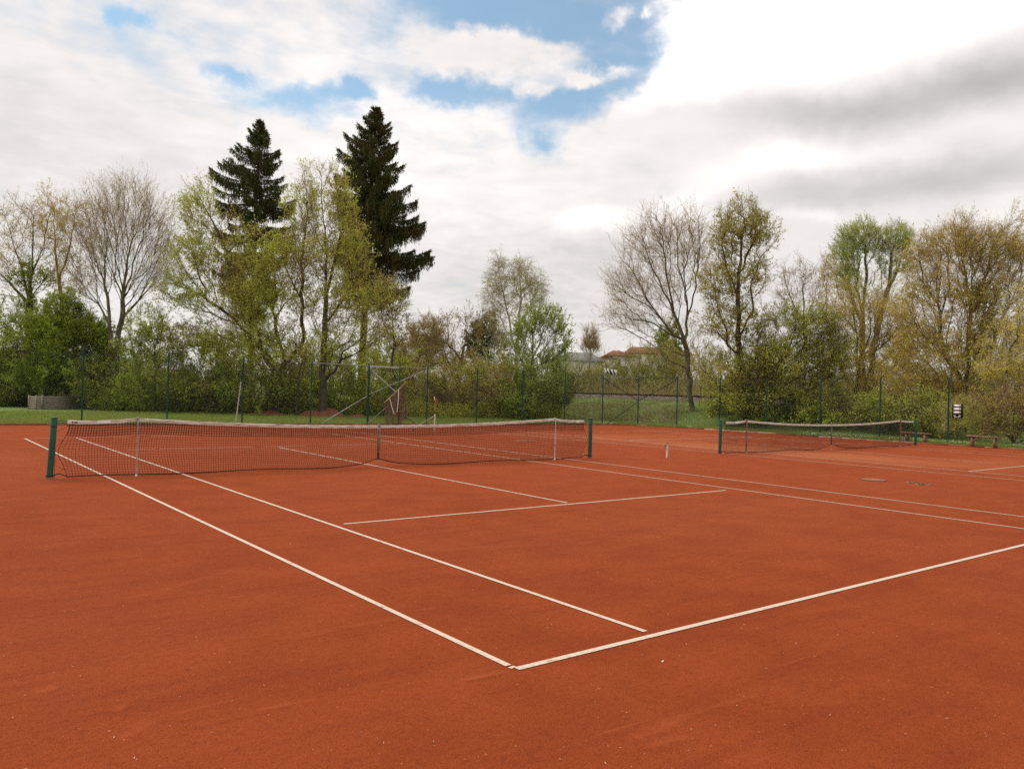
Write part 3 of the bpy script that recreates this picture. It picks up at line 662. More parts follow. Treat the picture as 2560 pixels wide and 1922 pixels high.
def court_bits():
    # standpipe with broom
    p = G(560+1818/3.456, 850+790/3.456); p[2] = .006; root = empty('standpipe', p, 'white and green upright pipe with a red and white head behind the near net', 'standpipe')
    mb = MB(p); mb.tube([p, p+np.array([0, 0, .72])], .028, 10); autosmooth(mb.build('lower_pipe', M['paintw'], root))
    mb = MB(p); mb.tube([p+np.array([0, 0, .70]), p+np.array([0, 0, .84])], .024, 10); mb.tube([p+np.array([0, 0, .78]), p+np.array([.03, 0, .80])], .014, 8); autosmooth(mb.build('collar', M['green'], root))
    mb = MB(p); mb.tube([p+np.array([0, 0, .82]), p+np.array([0, 0, 1.22])], .010, 8); autosmooth(mb.build('stick', M['woodpale'], root))
    x = RM[0]; c = p+np.array([0, 0, 1.33])
    mb = MB(p); mb.box(c-x*.0, (.30, .05, .035), [unit(-x*.35+np.array([0, 0, .93])), RM[2], x], bev=.006); mb.build('head', mat('red plastic', (.55, .07, .03)), root)
    mb = MB(p); mb.box(c-x*.02-RM[2]*.03, (.22, .03, .016), [unit(-x*.35+np.array([0, 0, .93])), RM[2], x], bev=.004); mb.build('head_stripe', M['bandw'], root)
    a = G(560+1615/3.456, 850+745/3.456+8); a = p-x*.97+RM[2]*.25; a[2] = .03
    e = p+np.array([0, 0, .64])-RM[2]*.05-x*.03; root = empty('leaning_bar', a, 'grey metal bar leaning against the white standpipe', 'metal bar')
    mb = MB(a); mb.tube([a, e], .022, 8); autosmooth(mb.build('bar', M['zinc'], root)); mb = MB(a); mb.lathe(a-np.array([0, 0, .02]), [(.04, 0), (.04, .02), (.02, .035)], 10); mb.build('foot', M['zinc'], root)
    # short tap post between the courts
    p = G(1100+1960/3.456, 850+1017/3.456); p[2] = .006; root = empty('water_tap', p, 'short pale water tap post standing on the clay between the two nets', 'water tap')
    mb = MB(p); mb.tube([p, p+np.array([.01, 0, .36])], .024, 10); autosmooth(mb.build('pipe', M['paintw'], root))
    mb = MB(p); mb.tube([p+np.array([.01, 0, .33]), p+np.array([.01, 0, .37])-x*.05, p-x*.075+np.array([0, 0, .27])], .017, 8); mb.tube([p+np.array([.01, 0, .36]), p+np.array([.02, 0, .42])], .010, 8); mb.box(p+np.array([.02, 0, .42]), (.07, .014, .012), [x, RM[2], [0, 0, 1]], bev=.003)
    autosmooth(mb.build('spout', mat('tap metal', (.22, .18, .15), (.12, .08, .06), 20, .5, metal=.5), root))
    # covers and weeds in the strip between the courts
    p = r5(100, 1456); p[2] = .012; mb = MB(p); mb.lathe(p, [(.26, 0), (.26, .008), (.24, .010)], 22)
    props(autosmooth(mb.build('drain_cover', mat('dusty concrete', (.25, .105, .05), (.18, .07, .03), 14))), 'round pale drain cover lying flush in the clay beyond the near court', 'drain cover')
    k = 150; c = r5(620, 1500); P = c+np.stack([RNG.normal(0, .15, k), RNG.normal(0, .06, k), np.full(k, .008)], 1)
    V, T = leaves(P, RNG.uniform(.015, .035, k), .7); props(link('weed_tuft', mesh_np('weed', V-c, [(T, 0)], [mat('weed', (.16, .15, .06), (.25, .17, .09), 9, bs=0)], False)), 'small tuft of weeds and dead leaves on the clay at right', 'weed').location = c
    k = 60; c = r5(515, 1487); P = c+np.stack([RNG.normal(0, .11, k), RNG.normal(0, .07, k), np.full(k, .01)], 1)
    V, T = leaves(P, RNG.uniform(.015, .04, k), .5); props(link('leaf_litter', mesh_np('litter', V-c, [(T, 0)], [mat('litter', (.30, .19, .11), (.18, .10, .06), 9, bs=0)], False)), 'tiny heap of dead leaves beside the weed tuft on the clay', 'leaf litter').location = c
    c = G(1100+740/3.456, 850+877/3.456); c[2] = .01; mb = MB(c); mb.tube([c-x*.35, c-x*.1+np.array([0, 0, .03]), c+x*.1+np.array([0, 0, .012]), c+x*.38], [.008, .014, .016, .006], 6); mb.tube([c-x*.1+np.array([0, 0, .03]), c-x*.28+np.array([0, .12, .01])], .007, 5)
    props(autosmooth(mb.build('fallen_twig', M['twpale'])), 'crooked fallen twig on the clay behind the near net', 'twig')
def leaves(P, size, flat=0.):
    """one small rhomb per point, random orientation; returns verts, quads"""
    n = len(P); d = unit(RNG.normal(size=(n, 3))*np.array([1, 1, 1-flat])); w = unit(np.cross(d, unit(RNG.normal(size=(n, 3))))); s = np.asarray(size)
    if s.ndim == 0: s = np.full(n, float(s))
    s = s[:, None]; V = np.stack([P-d*s, P+w*s*.5-d*s*.1, P+d*s, P-w*s*.5-d*s*.1], 1).reshape(-1, 3)
    return V, np.arange(n*4).reshape(n, 4)
court_bits()
# ---------------------------------------------------------------- benches, scoreboard, sign, planter
def bench(y0, y1, x, label, brace=True):
    org = np.array([x, (y0+y1)/2, .006]); root = empty('bench', org, label, 'bench', 'low wooden benches at the side fence')
    L = y0-y1
    mb = MB(org); mb.box((x, (y0+y1)/2, .445), (.26, L+.42, .055), [[1, .02, 0], [-.02, 1, .012], [0, -.012, 1]], bev=.008); mb.build('seat', M['redwood'], root)
    for y in (y0, y1):
        mb = MB(org); mb.box((x, y, .21), (.22, .075, .42), bev=.008); mb.build('leg', M['redwood'], root)
    mb = MB(org); mb.box((x-.09, y0-.14, .33), (.05, .30, .045), [[1, 0, 0], [0, .72, -.69] if 0 else [0, .70, -.71], [0, .71, .70]], bev=.004); mb.build('brace', M['redwood'], root)
bench(.80, .02, 26.15, 'low reddish wooden bench partly behind the farther net')
bench(-1.78, -2.62, 26.36, 'low reddish wooden bench at the right near the white daisies')
def scoreboard():
    n = unit(SF1-SF0); nn = np.array([n[1], -n[0], 0.]); 
    if np.dot(nn, RM[2]) > 0: nn = -nn
    A, B = SF0+nn*.06, SF1+nn*.06
    tl, trr = on_plane(2381, 1009.5, A, B), on_plane(2408, 1009.5, A, B); bl = on_plane(2381, 1044, A, B)
    Wd = abs(np.dot(trr-tl, n)); H = tl[2]-bl[2]; c = (tl+trr)/2; c[2] = (tl[2]+bl[2])/2
    u = n if np.dot(trr-tl, n) > 0 else -n; ax = [u, nn, [0, 0, 1]]
    root = empty('scoreboard', c, 'small black scoreboard with three white number strips hung on the side fence', 'scoreboard')
    mb = MB(c); mb.box(c, (Wd, .03, H), ax, bev=.006); mb.build('board', mat('black board', (.012, .012, .014), rough=.4, bs=.03), root)
    seg = {'0': 'abcdef', '1': 'bc', '5': 'afgcd', '6': 'afgecd', '7': 'abc', '8': 'abcdefg'}
    dark = mat('dark digits', (.05, .05, .055), bs=0); faint = mat('faint digits', (.45, .43, .40), bs=0)
    for i, (dl, dr) in enumerate((('0', '8'), ('5', '6'), ('0', '6'))):
        sc = c+np.array([0, 0, H*(.5-.13-.24*i)])+nn*.019-u*.02*Wd
        mb = MB(c); mb.box(sc, (Wd*.66, .008, H*.165), ax, bev=.003); st = mb.build('number_strip', M['bandw'], root)
        for d, off, m_ in ((dl, -.26, faint if i != 1 else dark), (dr, .25, dark)):
            mb = MB(c); w, h = Wd*.07, H*.13; q = sc+u*off*Wd+nn*.006
            S_ = {'a': (0, h/2, w, .18*w), 'g': (0, 0, w, .18*w), 'd': (0, -h/2, w, .18*w), 'b': (w/2, h/4, .22*w, h/2), 'c': (w/2, -h/4, .22*w, h/2), 'f': (-w/2, h/4, .22*w, h/2), 'e': (-w/2, -h/4, .22*w, h/2)}
            for k in seg[d]:
                x, z, a, b = S_[k]; mb.box(q+u*x+np.array([0, 0, z]), (a, .003, b), ax)
            mb.build('digit', m_, st)
    for off, w, z, h in ((-.24, .22, -.35, .05), (.22, .20, -.35, .05), (0., .56, -.435, .025)):
        mb = MB(c); mb.box(c+u*off*Wd+np.array([0, 0, z*H])+nn*.017, (w*Wd, .004, h*H), ax); mb.build('white_lettering', M['bandw'], root)
scoreboard()
def rail_sign():
    dep = 63.; a, b = AT(1380+1218/9.217, 820+990/9.217, dep), AT(1380+1498/9.217, 820+1030/9.217, dep-.0)
    ux = b-a; wd = np.linalg.norm(ux); u = unit(ux); h = (120/9.217)/F_PX*dep; up = np.array([0, 0, 1.]); c = (a+b)/2; nn = unit(np.cross(u, up))
    if np.dot(nn, RM[2]) > 0: nn = -nn
    zb = 1.35; org = np.array([c[0], c[1], zb]); root = empty('railway_sign', org, 'white board with black slanted stripes on two posts beyond the track', 'railway sign')
    ax = [u, nn, up]; mb = MB(org); mb.box(c, (wd, .03, h), ax, bev=.003); mb.build('board', M['bandw'], root)
    mb = MB(org)
    for f in (.22, .50, .80):
        w = .16 if f == .5 else .10; q = c-u*wd/2+u*wd*f+nn*.018; k = .13*wd
        P = [q+u*(-w/2*wd-k)+up*h*.49, q+u*(w/2*wd-k)+up*h*.49, q+u*(w/2*wd+k*.4)-up*h*.49, q+u*(-w/2*wd+k*.4)-up*h*.49]
        mb.add(P+[p+nn*.004 for p in P], [[[0, 1, 2, 3], [7, 6, 5, 4], [0, 4, 5, 1], [1, 5, 6, 2], [2, 6, 7, 3], [3, 7, 4, 0]]])
    mb.build('black_stripes', mat('black paint', (.015, .015, .015), bs=0), root)
    for x in (1380+1215/9.217, 1380+1375/9.217):
        p = AT(x, 940, dep)-nn*.06; p0 = np.array([p[0], p[1], 1.2]); mb = MB(org); mb.tube([p0, np.array([p[0], p[1], c[2]+h*(.35 if x < 1520 else .2)])], .055, 10); mb.build('post', M['wood'], root)
rail_sign()
def planter():
    R1 = lambda x, y: G(x/3.456, 850+y/3.456); a, b = R1(358, 600), R1(738, 594); l = R1(320, 578)
    a[2] = b[2] = 0; u = unit(b-a); w = np.linalg.norm(b-a); v = np.array([-u[1], u[0], 0]); D = 1.0; hgt = .76; c = (a+b)/2+v*D/2
    root = empty('compost_bin', c, 'grey weathered plank bin on the grass behind the far fence at left', 'compost bin')
    for s, nm in ((0, 'front_boards'), (1, 'back_boards')):
        mb = MB(c)
        for i in range(6): mb.box((a+b)/2+v*D*s+np.array([0, 0, .07+i*.122]), (w, .035, .108), [u, v, [0, 0, 1]], bev=.004)
        mb.build(nm, M['wood'], root)
    for s in (0, 1):
        mb = MB(c)
        for i in range(6): mb.box((a if s == 0 else b)+v*D/2+np.array([0, 0, .07+i*.122]), (.035, D-.04, .108), [u, v, [0, 0, 1]], bev=.004)
        mb.build('side_boards', M['wood'], root)
    for p in (a, b, a+v*D, b+v*D, a-u*.22+v*.2):
        mb = MB(c); mb.box(p-v*.04+np.array([0, 0, .40]), (.07, .07, .82), [u, v, [0, 0, 1]], bev=.006); mb.build('corner_post', M['wood'], root)
    k = 50; P0 = a+u*RNG.uniform(.1, w, (k, 1))+v*RNG.uniform(.2, .8, (k, 1))+np.array([0, 0, .55]); P1 = P0+np.stack([RNG.uniform(-.1, .5, k), RNG.uniform(-.2, .2, k), RNG.uniform(.15, .6, k)], 1)
    V, Q = segs_mesh(P0-c, P1-c, np.full(k, .009), np.full(k, .004), 3); props(link('dry_canes', mesh_np('dry_canes', V, [(Q, 0)], [M['twpale']], False)), 'pale dry canes sticking out of the plank bin', 'canes').location = c
    # pale strut leaning on a fence post
    p = FP['3']; a = G(2035/3.456, 850+722/3.456); a = a+unit(a-CAM)*0; a[2] = 0.; t_ = np.array([p[0], p[1], 2.8])-unit(p-CAM)*.07
    t_[2] = 2.75; root = empty('leaning_pole', a, 'pole with a whitish lower half leaning on a fence post', 'pole')
    mb = MB(a); mb.tube([a, a+(t_-a)*.68], .026, 8); autosmooth(mb.build('lower_pole', M['paintw'], root)); mb = MB(a); mb.tube([a+(t_-a)*.66, t_], .024, 8); autosmooth(mb.build('upper_pole', M['darksteel'], root))
planter()
def clay_heap(px, py, w, h, label):
    c = G(px, py); c[2] = 0; n = 26; V = []
    mb = MB(c); 
    for i in range(n):
        for j in range(n):
            u, v = (i/(n-1)-.5)*2, (j/(n-1)-.5)*2; r = math.hypot(u, v)
            z = h*max(0, 1-r**2.4)*(.8+.16*math.sin(u*5+v*4)+.10*math.sin(v*11+u*3)+.07*math.sin(u*17)); V.append(c+RM[0]*u*w+np.array([RM[2][0], RM[2][1], 0])*v*w*.6+np.array([0, 0, z-.01-c[2]]))
    Q = [[i*n+j, (i+1)*n+j, (i+1)*n+j+1, i*n+j+1] for i in range(n-1) for j in range(n-1)]
    mb.add(V, [Q]); props(mb.build('clay_heap', mat('old clay', (.20, .055, .032), (.11, .045, .028), 5, .95, bs=.8, bd=.04), smooth=True), label, 'clay heap', 'heaps of old clay behind the fence')
clay_heap(805, 1043, 1.5, .55, 'taller heap of dull red clay behind the fence near the middle')
clay_heap(665, 1039, 1.3, .30, 'flat low heap of dull red clay behind the fence, left of the taller one')
clay_heap(890, 1045, .7, .24, 'smallest red clay heap behind the fence, beside the gate')
# ---------------------------------------------------------------- vegetation
def skeleton(limbs, pts, bf=.35, rnd=0.):
    """limbs: world polylines (first starts at the base); pts: crown points joined on greedily, near and short-path first"""
    N, par, path = [], [], []
    for L in limbs:
        L = [np.array(p, float) for p in L]
        D = [L[0]]
        for a, b in zip(L[:-1], L[1:]):
            k = max(1, int(np.linalg.norm(b-a)/.55)); D += [a+(b-a)*(i+1)/k for i in range(k)]
        if N:
            A = np.array(N); j = int(np.argmin(((A-D[0])**2).sum(1))) if np.min(((A-D[0])**2).sum(1)) < 1.2 else -1
        else: j = -1
        start = 0
        if j >= 0: last = j; start = 1
        else: N.append(D[0]); par.append(-1); path.append(0.); last = len(N)-1; start = 1
        for p in D[start:]:
            N.append(p+RNG.normal(0, .035, 3)); par.append(last); path.append(path[last]+np.linalg.norm(N[-1]-N[last])); last = len(N)-1
    n0 = len(N); pts = np.asarray(pts); m = len(pts)
    X = np.zeros((n0+m, 3)); X[:n0] = N; Pp = np.zeros(n0+m); Pp[:n0] = path; par = par+[0]*m
    ok = np.array([1 if (i > 2 or n0 < 5) else 0 for i in range(n0)])
    D = np.linalg.norm(pts[:, None]-X[None, :n0], axis=2)+bf*Pp[None, :n0]
    # a joint below its target is preferred: shoots climb
    up = (X[None, :n0, 2]-pts[:, None, 2]); D += np.maximum(up, 0)*1.2
    bi = D.argmin(1); best = D[np.arange(m), bi]; alive = np.ones(m, bool); n = n0
    for _ in range(m):
        i = int(np.argmin(np.where(alive, best, 1e9))); alive[i] = False
        j = bi[i]; p = pts[i]; dl = np.linalg.norm(p-X[j]); X[n] = p; par[n] = int(j); Pp[n] = Pp[j]+dl
        c = np.linalg.norm(pts-p, axis=1)+bf*Pp[n]+np.maximum(p[2]-pts[:, 2], 0)*1.2
        b = alive & (c < best); best[b] = c[b]; bi[b] = n; n += 1
    par = np.array(par)
    # relax the kinks of the joined-on part
    for _ in range(3):
        cs = np.zeros_like(X); cn = np.zeros(n)
        h = par >= 0; np.add.at(cs, par[h], X[h]); np.add.at(cn, par[h], 1)
        mv = (np.arange(n) >= n0) & (cn > 0)
        Y = X.copy(); Y[mv] = .5*X[mv]+.25*X[par[mv]]+.25*(cs[mv]/cn[mv][:, None]); X = Y
    return X, par, n0
def radii(X, par, tip, rbase, ex=2.3):
    n = len(X); area = np.zeros(n); order = range(n-1, -1, -1); ln = np.zeros(n)
    kids = np.bincount(par[par >= 0], minlength=n)
    area[kids == 0] = tip**ex
    # children always follow their parents in the list except limb roots
    for i in order:
        if area[i] < tip**ex: area[i] = tip**ex
        if par[i] >= 0: area[par[i]] += area[i]
    r = area**(1/ex); mxr = r.max(); return np.where(r > .02, .02+(rbase-.02)*(np.maximum(r-.02, 0)/(mxr-.02+1e-9))**1.12, r)
def branch_mesh(X, par, r):
    """curved pieces between nodes, finer when thicker"""
    n = len(X); h = np.where(par >= 0)[0]; p = par[h]; e = X[h]-X[p]; L = np.linalg.norm(e, axis=1)
    main = np.full(n, -1); bestr = np.zeros(n)
    for c in h:
        if r[c] > bestr[par[c]]: bestr[par[c]] = r[c]; main[par[c]] = c
    T = np.zeros_like(X); T[h] = unit(e); root = par < 0
    mc = main >= 0; T2 = T.copy(); T2[mc] = unit(T[mc]+unit(X[main[mc]]-X[mc])); T2[root & mc] = unit(X[main[root & mc]]-X[root & mc])
    ismain = main[p] == h
    tp = np.where(ismain[:, None], T2[p], unit(T2[p]*.6+unit(e))); tc = T2[h]
    out = {}
    for lo, hi, sides, ns in ((.045, 9, 9, 4), (.018, .045, 5, 3), (0, .018, 3, 2)):
        k = (r[h] >= lo) & (r[h] < hi)
        if not k.any(): continue
        a, b, ta, tb, l = X[p][k], X[h][k], tp[k], tc[k], L[k][:, None]; ra = np.minimum(r[p][k], r[h][k]*1.45); rb = r[h][k]
        prev = a; pr = ra
        for s in range(1, ns+1):
            t = s/ns; q = a*(2*t**3-3*t*t+1)+ta*l*(t**3-2*t*t+t)+b*(-2*t**3+3*t*t)+tb*l*(t**3-t*t); rr = ra+(rb-ra)*t
            ov = unit(q-prev)*(pr[:, None]*.25); out.setdefault(sides, []).append((prev-ov, q, pr, rr)); prev = q; pr = rr
    V, Q, n_ = [], [], 0
    for sides, L_ in out.items():
        v, q = segs_mesh(np.concatenate([x[0] for x in L_]), np.concatenate([x[1] for x in L_]), np.concatenate([x[2] for x in L_]), np.concatenate([x[3] for x in L_]), sides)
        V.append(v); Q.append(q+n_); n_ += len(v)
    return np.concatenate(V), np.concatenate(Q), T
def shoots(P, D, L, nseg, droop, wob):
    """curved shoots, vectorised: returns list of (p0,p1,t) along"""
    cur = P.copy(); d = unit(D); out = []
    for s in range(nseg):
        nx = cur+d*(L/nseg)[:, None]; out.append((cur, nx, d.copy())); cur = nx
        d = unit(d+RNG.normal(0, wob, d.shape)+np.array([0, 0, droop]))
    return out
def tree(name, label, cat, group, dep, limbs, crown, *, base=None, r0=.16, bf=.35, tip=.007, ntw=2, tl=.8, sub=2, sl=.38, up=.25, droop=.0, wob=.16, rad=.5,
         leaf=2., ls=.045, lsv=.4, bark='bark', tw='twbrown', lf='lfolive', lf2=None, tw_r=.0040, seed=1, zbase=0., depr=1., shell=.5, leafat=(0., 1.), lfrac=.25, flat=0., thin=.45):
    global RNG
    RNG = np.random.default_rng(seed)
    def W_(x, y, dz=0.): return at(x, y, dep+dz)
    # limbs: first of all is the trunk; limbs entries: (x,y[,depth offset])
    LL = []
    for L in limbs:
        q = [W_(*p) for p in L]; LL.append(q)
    b = LL[0][0].copy(); b[2] = min(b[2], zbase) if base is None else base
    LL[0][0] = np.array([LL[0][0][0], LL[0][0][1], zbase-.05])
    org = np.array([LL[0][0][0], LL[0][0][1], zbase])
    for L in LL[1:]:
        if L[0][2] < zbase+.4: L[0] = np.array([L[0][0], L[0][1], zbase-.05])
    k_ = dep/1716.6; pts = []
    for (cx, cy, rx, ry, n, *dz) in crown:
        c = W_(cx, cy, dz[0] if dz else 0.); m = 0; n = int(n)
        d = unit(RNG.normal(size=(n, 3))); rr = RNG.uniform(0, 1, (n, 1))**(1/(3+3*shell))
        ph = RNG.uniform(0, 6.3, 4); lump = 1+.22*np.sin(3*d[:, :1]*2+ph[0]+2*d[:, 2:])+.18*np.sin(5*d[:, 2:]+ph[1]+3*d[:, 1:2]); rr = rr*lump*np.where(RNG.uniform(size=(n, 1)) < .09, RNG.uniform(1.05, 1.4, (n, 1)), 1.)
        q = d*rr; pts.append(c+(RM[0]*[1, 1, 0])*q[:, :1]*rx*k_+unit(RM[2]*[1, 1, 0])*q[:, 1:2]*min(rx, ry*1.3)*k_*depr+np.array([0, 0, 1.])*q[:, 2:]*ry*k_)
    pts = np.concatenate(pts); pts = pts[pts[:, 2] > zbase+.25]
    X, par, n0 = skeleton(LL, pts, bf)
    r = radii(X, par, tip, r0)
    V, Q, T = branch_mesh(X, par, r)
    root = empty(name, org, label, cat, group)
    link('trunk', mesh_np('trunk', V-org, [(Q, 0)], [M[bark]]), root)
    # twigs on every thin stretch
    h = np.where((par >= 0) & (r < .03) & (np.arange(len(X)) > 2))[0]; P0, D0 = [], []
    cen = np.array([org[0], org[1], np.median(X[:, 2])])
    for q in range(ntw):
        f = RNG.uniform(.1, 1., (len(h), 1)); p = X[par[h]]+(X[h]-X[par[h]])*f
        d = T[h]*rad+RNG.normal(0, .55, (len(h), 3))+unit(p-cen)*.45*[1, 1, .4]+np.array([0, 0, up]); P0.append(p); D0.append(d)
    kids = np.bincount(par[par >= 0], minlength=len(X)); e = np.where(kids == 0)[0]; P0.append(X[e]); D0.append(T[e]+np.array([0, 0, up*.6]))
    P0 = np.concatenate(P0); D0 = np.concatenate(D0); L1 = tl*RNG.uniform(.5, 1.25, len(P0))
    A0, A1, Ra, Rb = [], [], [], []; LP = []
    S1 = shoots(P0, D0, L1, 4, droop, wob)
    for s, (a, b_, d) in enumerate(S1):
        A0.append(a); A1.append(b_); Ra.append(np.full(len(a), tw_r*1.5*(1-s*.17))); Rb.append(np.full(len(a), tw_r*1.5*(1-(s+1)*.17)))
        if sub:
            for _ in range(sub):
                keep = RNG.uniform(size=len(a)) < .75; f = RNG.uniform(0, 1, (keep.sum(), 1)); p = a[keep]+(b_[keep]-a[keep])*f
                dd = d[keep]*.8+RNG.normal(0, .5, (keep.sum(), 3))+np.array([0, 0, up*.7])
                for j, (x0, x1, dx) in enumerate(shoots(p, dd, sl*RNG.uniform(.5, 1.3, len(p))*(1-s*.12), 2, droop*1.5, wob)):
                    A0.append(x0); A1.append(x1); Ra.append(np.full(len(x0), tw_r*(1-.3*j))); Rb.append(np.full(len(x0), tw_r*(.7-.3*j)))
                    LP.append((x0, x1))
        else: LP.append((a, b_))
    A0 = np.concatenate(A0); A1 = np.concatenate(A1); Ra = np.concatenate(Ra); Rb = np.concatenate(Rb)
    V, Q = segs_mesh(A0, A1, Ra, np.maximum(Rb, .0015), 2); fc = [(Q, 0)]; mats = [M[tw], M[lf]]; VV = [V-org]
    if leaf > 0:
        a = np.concatenate([x[0] for x in LP]); b_ = np.concatenate([x[1] for x in LP]); lo, hi = leafat
        if (lo, hi) != (0., 1.):       # foliage only in part of the height
            z = (a[:, 2]-zbase)/(X[:, 2].max()-zbase); k = (z > lo) & (z < hi); a, b_ = a[k], b_[k]
        n = int(leaf*len(a)); i = RNG.integers(0, len(a), n); 
        # clumps: thin out by a slow noise so light and gaps show
        ph = RNG.uniform(0, 6, 3); w = np.sin(a[:, 0]*1.9+ph[0])+np.sin(a[:, 1]*2.1+ph[1])+np.sin(a[:, 2]*2.3+ph[2]); zt = (a[:, 2]-zbase)/(X[:, 2].max()-zbase+.01); i = i[RNG.uniform(size=len(i)) < (.62+.22*w[i])*(1-thin*zt[i])]
        n = len(i); f = RNG.uniform(0, 1, (n, 1)); p = a[i]+(b_[i]-a[i])*f+RNG.normal(0, ls*.5, (n, 3))
        V, Q = leaves(p, ls*RNG.uniform(1-lsv, 1+lsv, n), flat); off = sum(len(v) for v in VV)
        if lf2:
            mats.append(M[lf2]); k = RNG.uniform(size=len(Q)) < lfrac; fc += [(Q[~k]+off, 1), (Q[k]+off, 2)]
        else: fc.append((Q+off, 1))
        VV.append(V-org)
    link('crown', mesh_np('crown', np.concatenate(VV), fc, mats, False), root)
    return root
def spruce(label, dep, top, basex, ybot, prof, seed, lean, dens=1., gap=0., arms=(), r0=.26):
    """prof: [(height fraction from top in px y, left reach px, right reach px)]"""
    global RNG
    RNG = np.random.default_rng(seed); k_ = dep/1716.6
    P = [at(x, y, dep) for x, y in lean]; org = np.array([P[0][0], P[0][1], 0.]); P[0] = np.array([P[0][0], P[0][1], -.05])
    root = empty('spruce', org, label, 'spruce', 'tall dark spruces above the thicket')
    ys = [p[1] for p in lean]; mb = MB(org); 
    mb.tube(P, [r0*(1-i/(len(P)-1))**.8+.015 for i in range(len(P))], 12); autosmooth(mb.build('trunk', M['bark'], root))
    hs = np.array([p[2] for p in P]); 
    def axis(z): return np.array([np.interp(z, hs, [p[i] for p in P]) for i in range(3)])
    ztop = P[-1][2]; zb = at(basex, ybot, dep)[2]; yy = [q[0] for q in prof]; zz = [at(basex, y, dep)[2] for y in yy]
    A0, A1, Ra, Rb, LV, CN = [], [], [], [], [], []
    z = ztop-.15; ux, uy = unit(RM[0]*[1, 1, 0]), unit(RM[2]*[1, 1, 0])
    while z > zb:
        f = (ztop-z)/(ztop-zb); nb = 5 if f < .1 else 6
        if RNG.uniform() > gap*(.3+f) :
            a0 = RNG.uniform(0, 6.28)
            for b in range(nb):
                if RNG.uniform() < .12+gap*.5*f: continue
                a = a0+b*2*math.pi/nb+RNG.normal(0, .25); cx = math.cos(a)
                rl = np.interp(-z, [-q for q in zz], [q[1] for q in prof])*k_; rr = np.interp(-z, [-q for q in zz], [q[2] for q in prof])*k_
                w = (cx+1)/2; R = (rl*(1-w)+rr*w)*RNG.uniform(.74, 1.18)
                if abs(cx) < .5: R *= .9
                branch(A0, A1, Ra, Rb, LV, CN, axis(z), unit(ux*cx+uy*math.sin(a)), R, f, dens)
        z -= np.interp(f, [0, .15, 1], [.24, .36, .50])*RNG.uniform(.8, 1.2)
    for (x, y, R, dirx) in arms:
        p = at(x, y, dep); q = axis(p[2]); branch(A0, A1, Ra, Rb, LV, CN, q, unit(ux*dirx+uy*RNG.uniform(-.25, .25)), R*k_, .6, dens*1.3)
    V, Q = segs_mesh(np.array(A0), np.array(A1), np.array(Ra), np.array(Rb), 3)
    link('branches', mesh_np('branches', V-org, [(Q, 0)], [M['barkdark']], False), root)
    L = np.concatenate(LV); V, Q = strips(L[:, :3], L[:, 3:6], L[:, 6]); C = np.concatenate(CN); V2, Q2 = strips(C[:, :3], C[:, 3:6], C[:, 6])
    link('crown', mesh_np('crown', np.concatenate([V, V2])-org, [(Q, 0), (Q2+len(V), 1)], [M['needle'], M['cone']], False), root)
def strips(P, D, w):
    n = len(P); s = unit(np.cross(D, unit(RNG.normal(size=(n, 3)))))*w[:, None]
    V = np.stack([P-s*.3, P+D*.35-s, P+D, P+D*.35+s], 1).reshape(-1, 3); return V, np.arange(n*4).reshape(n, 4)
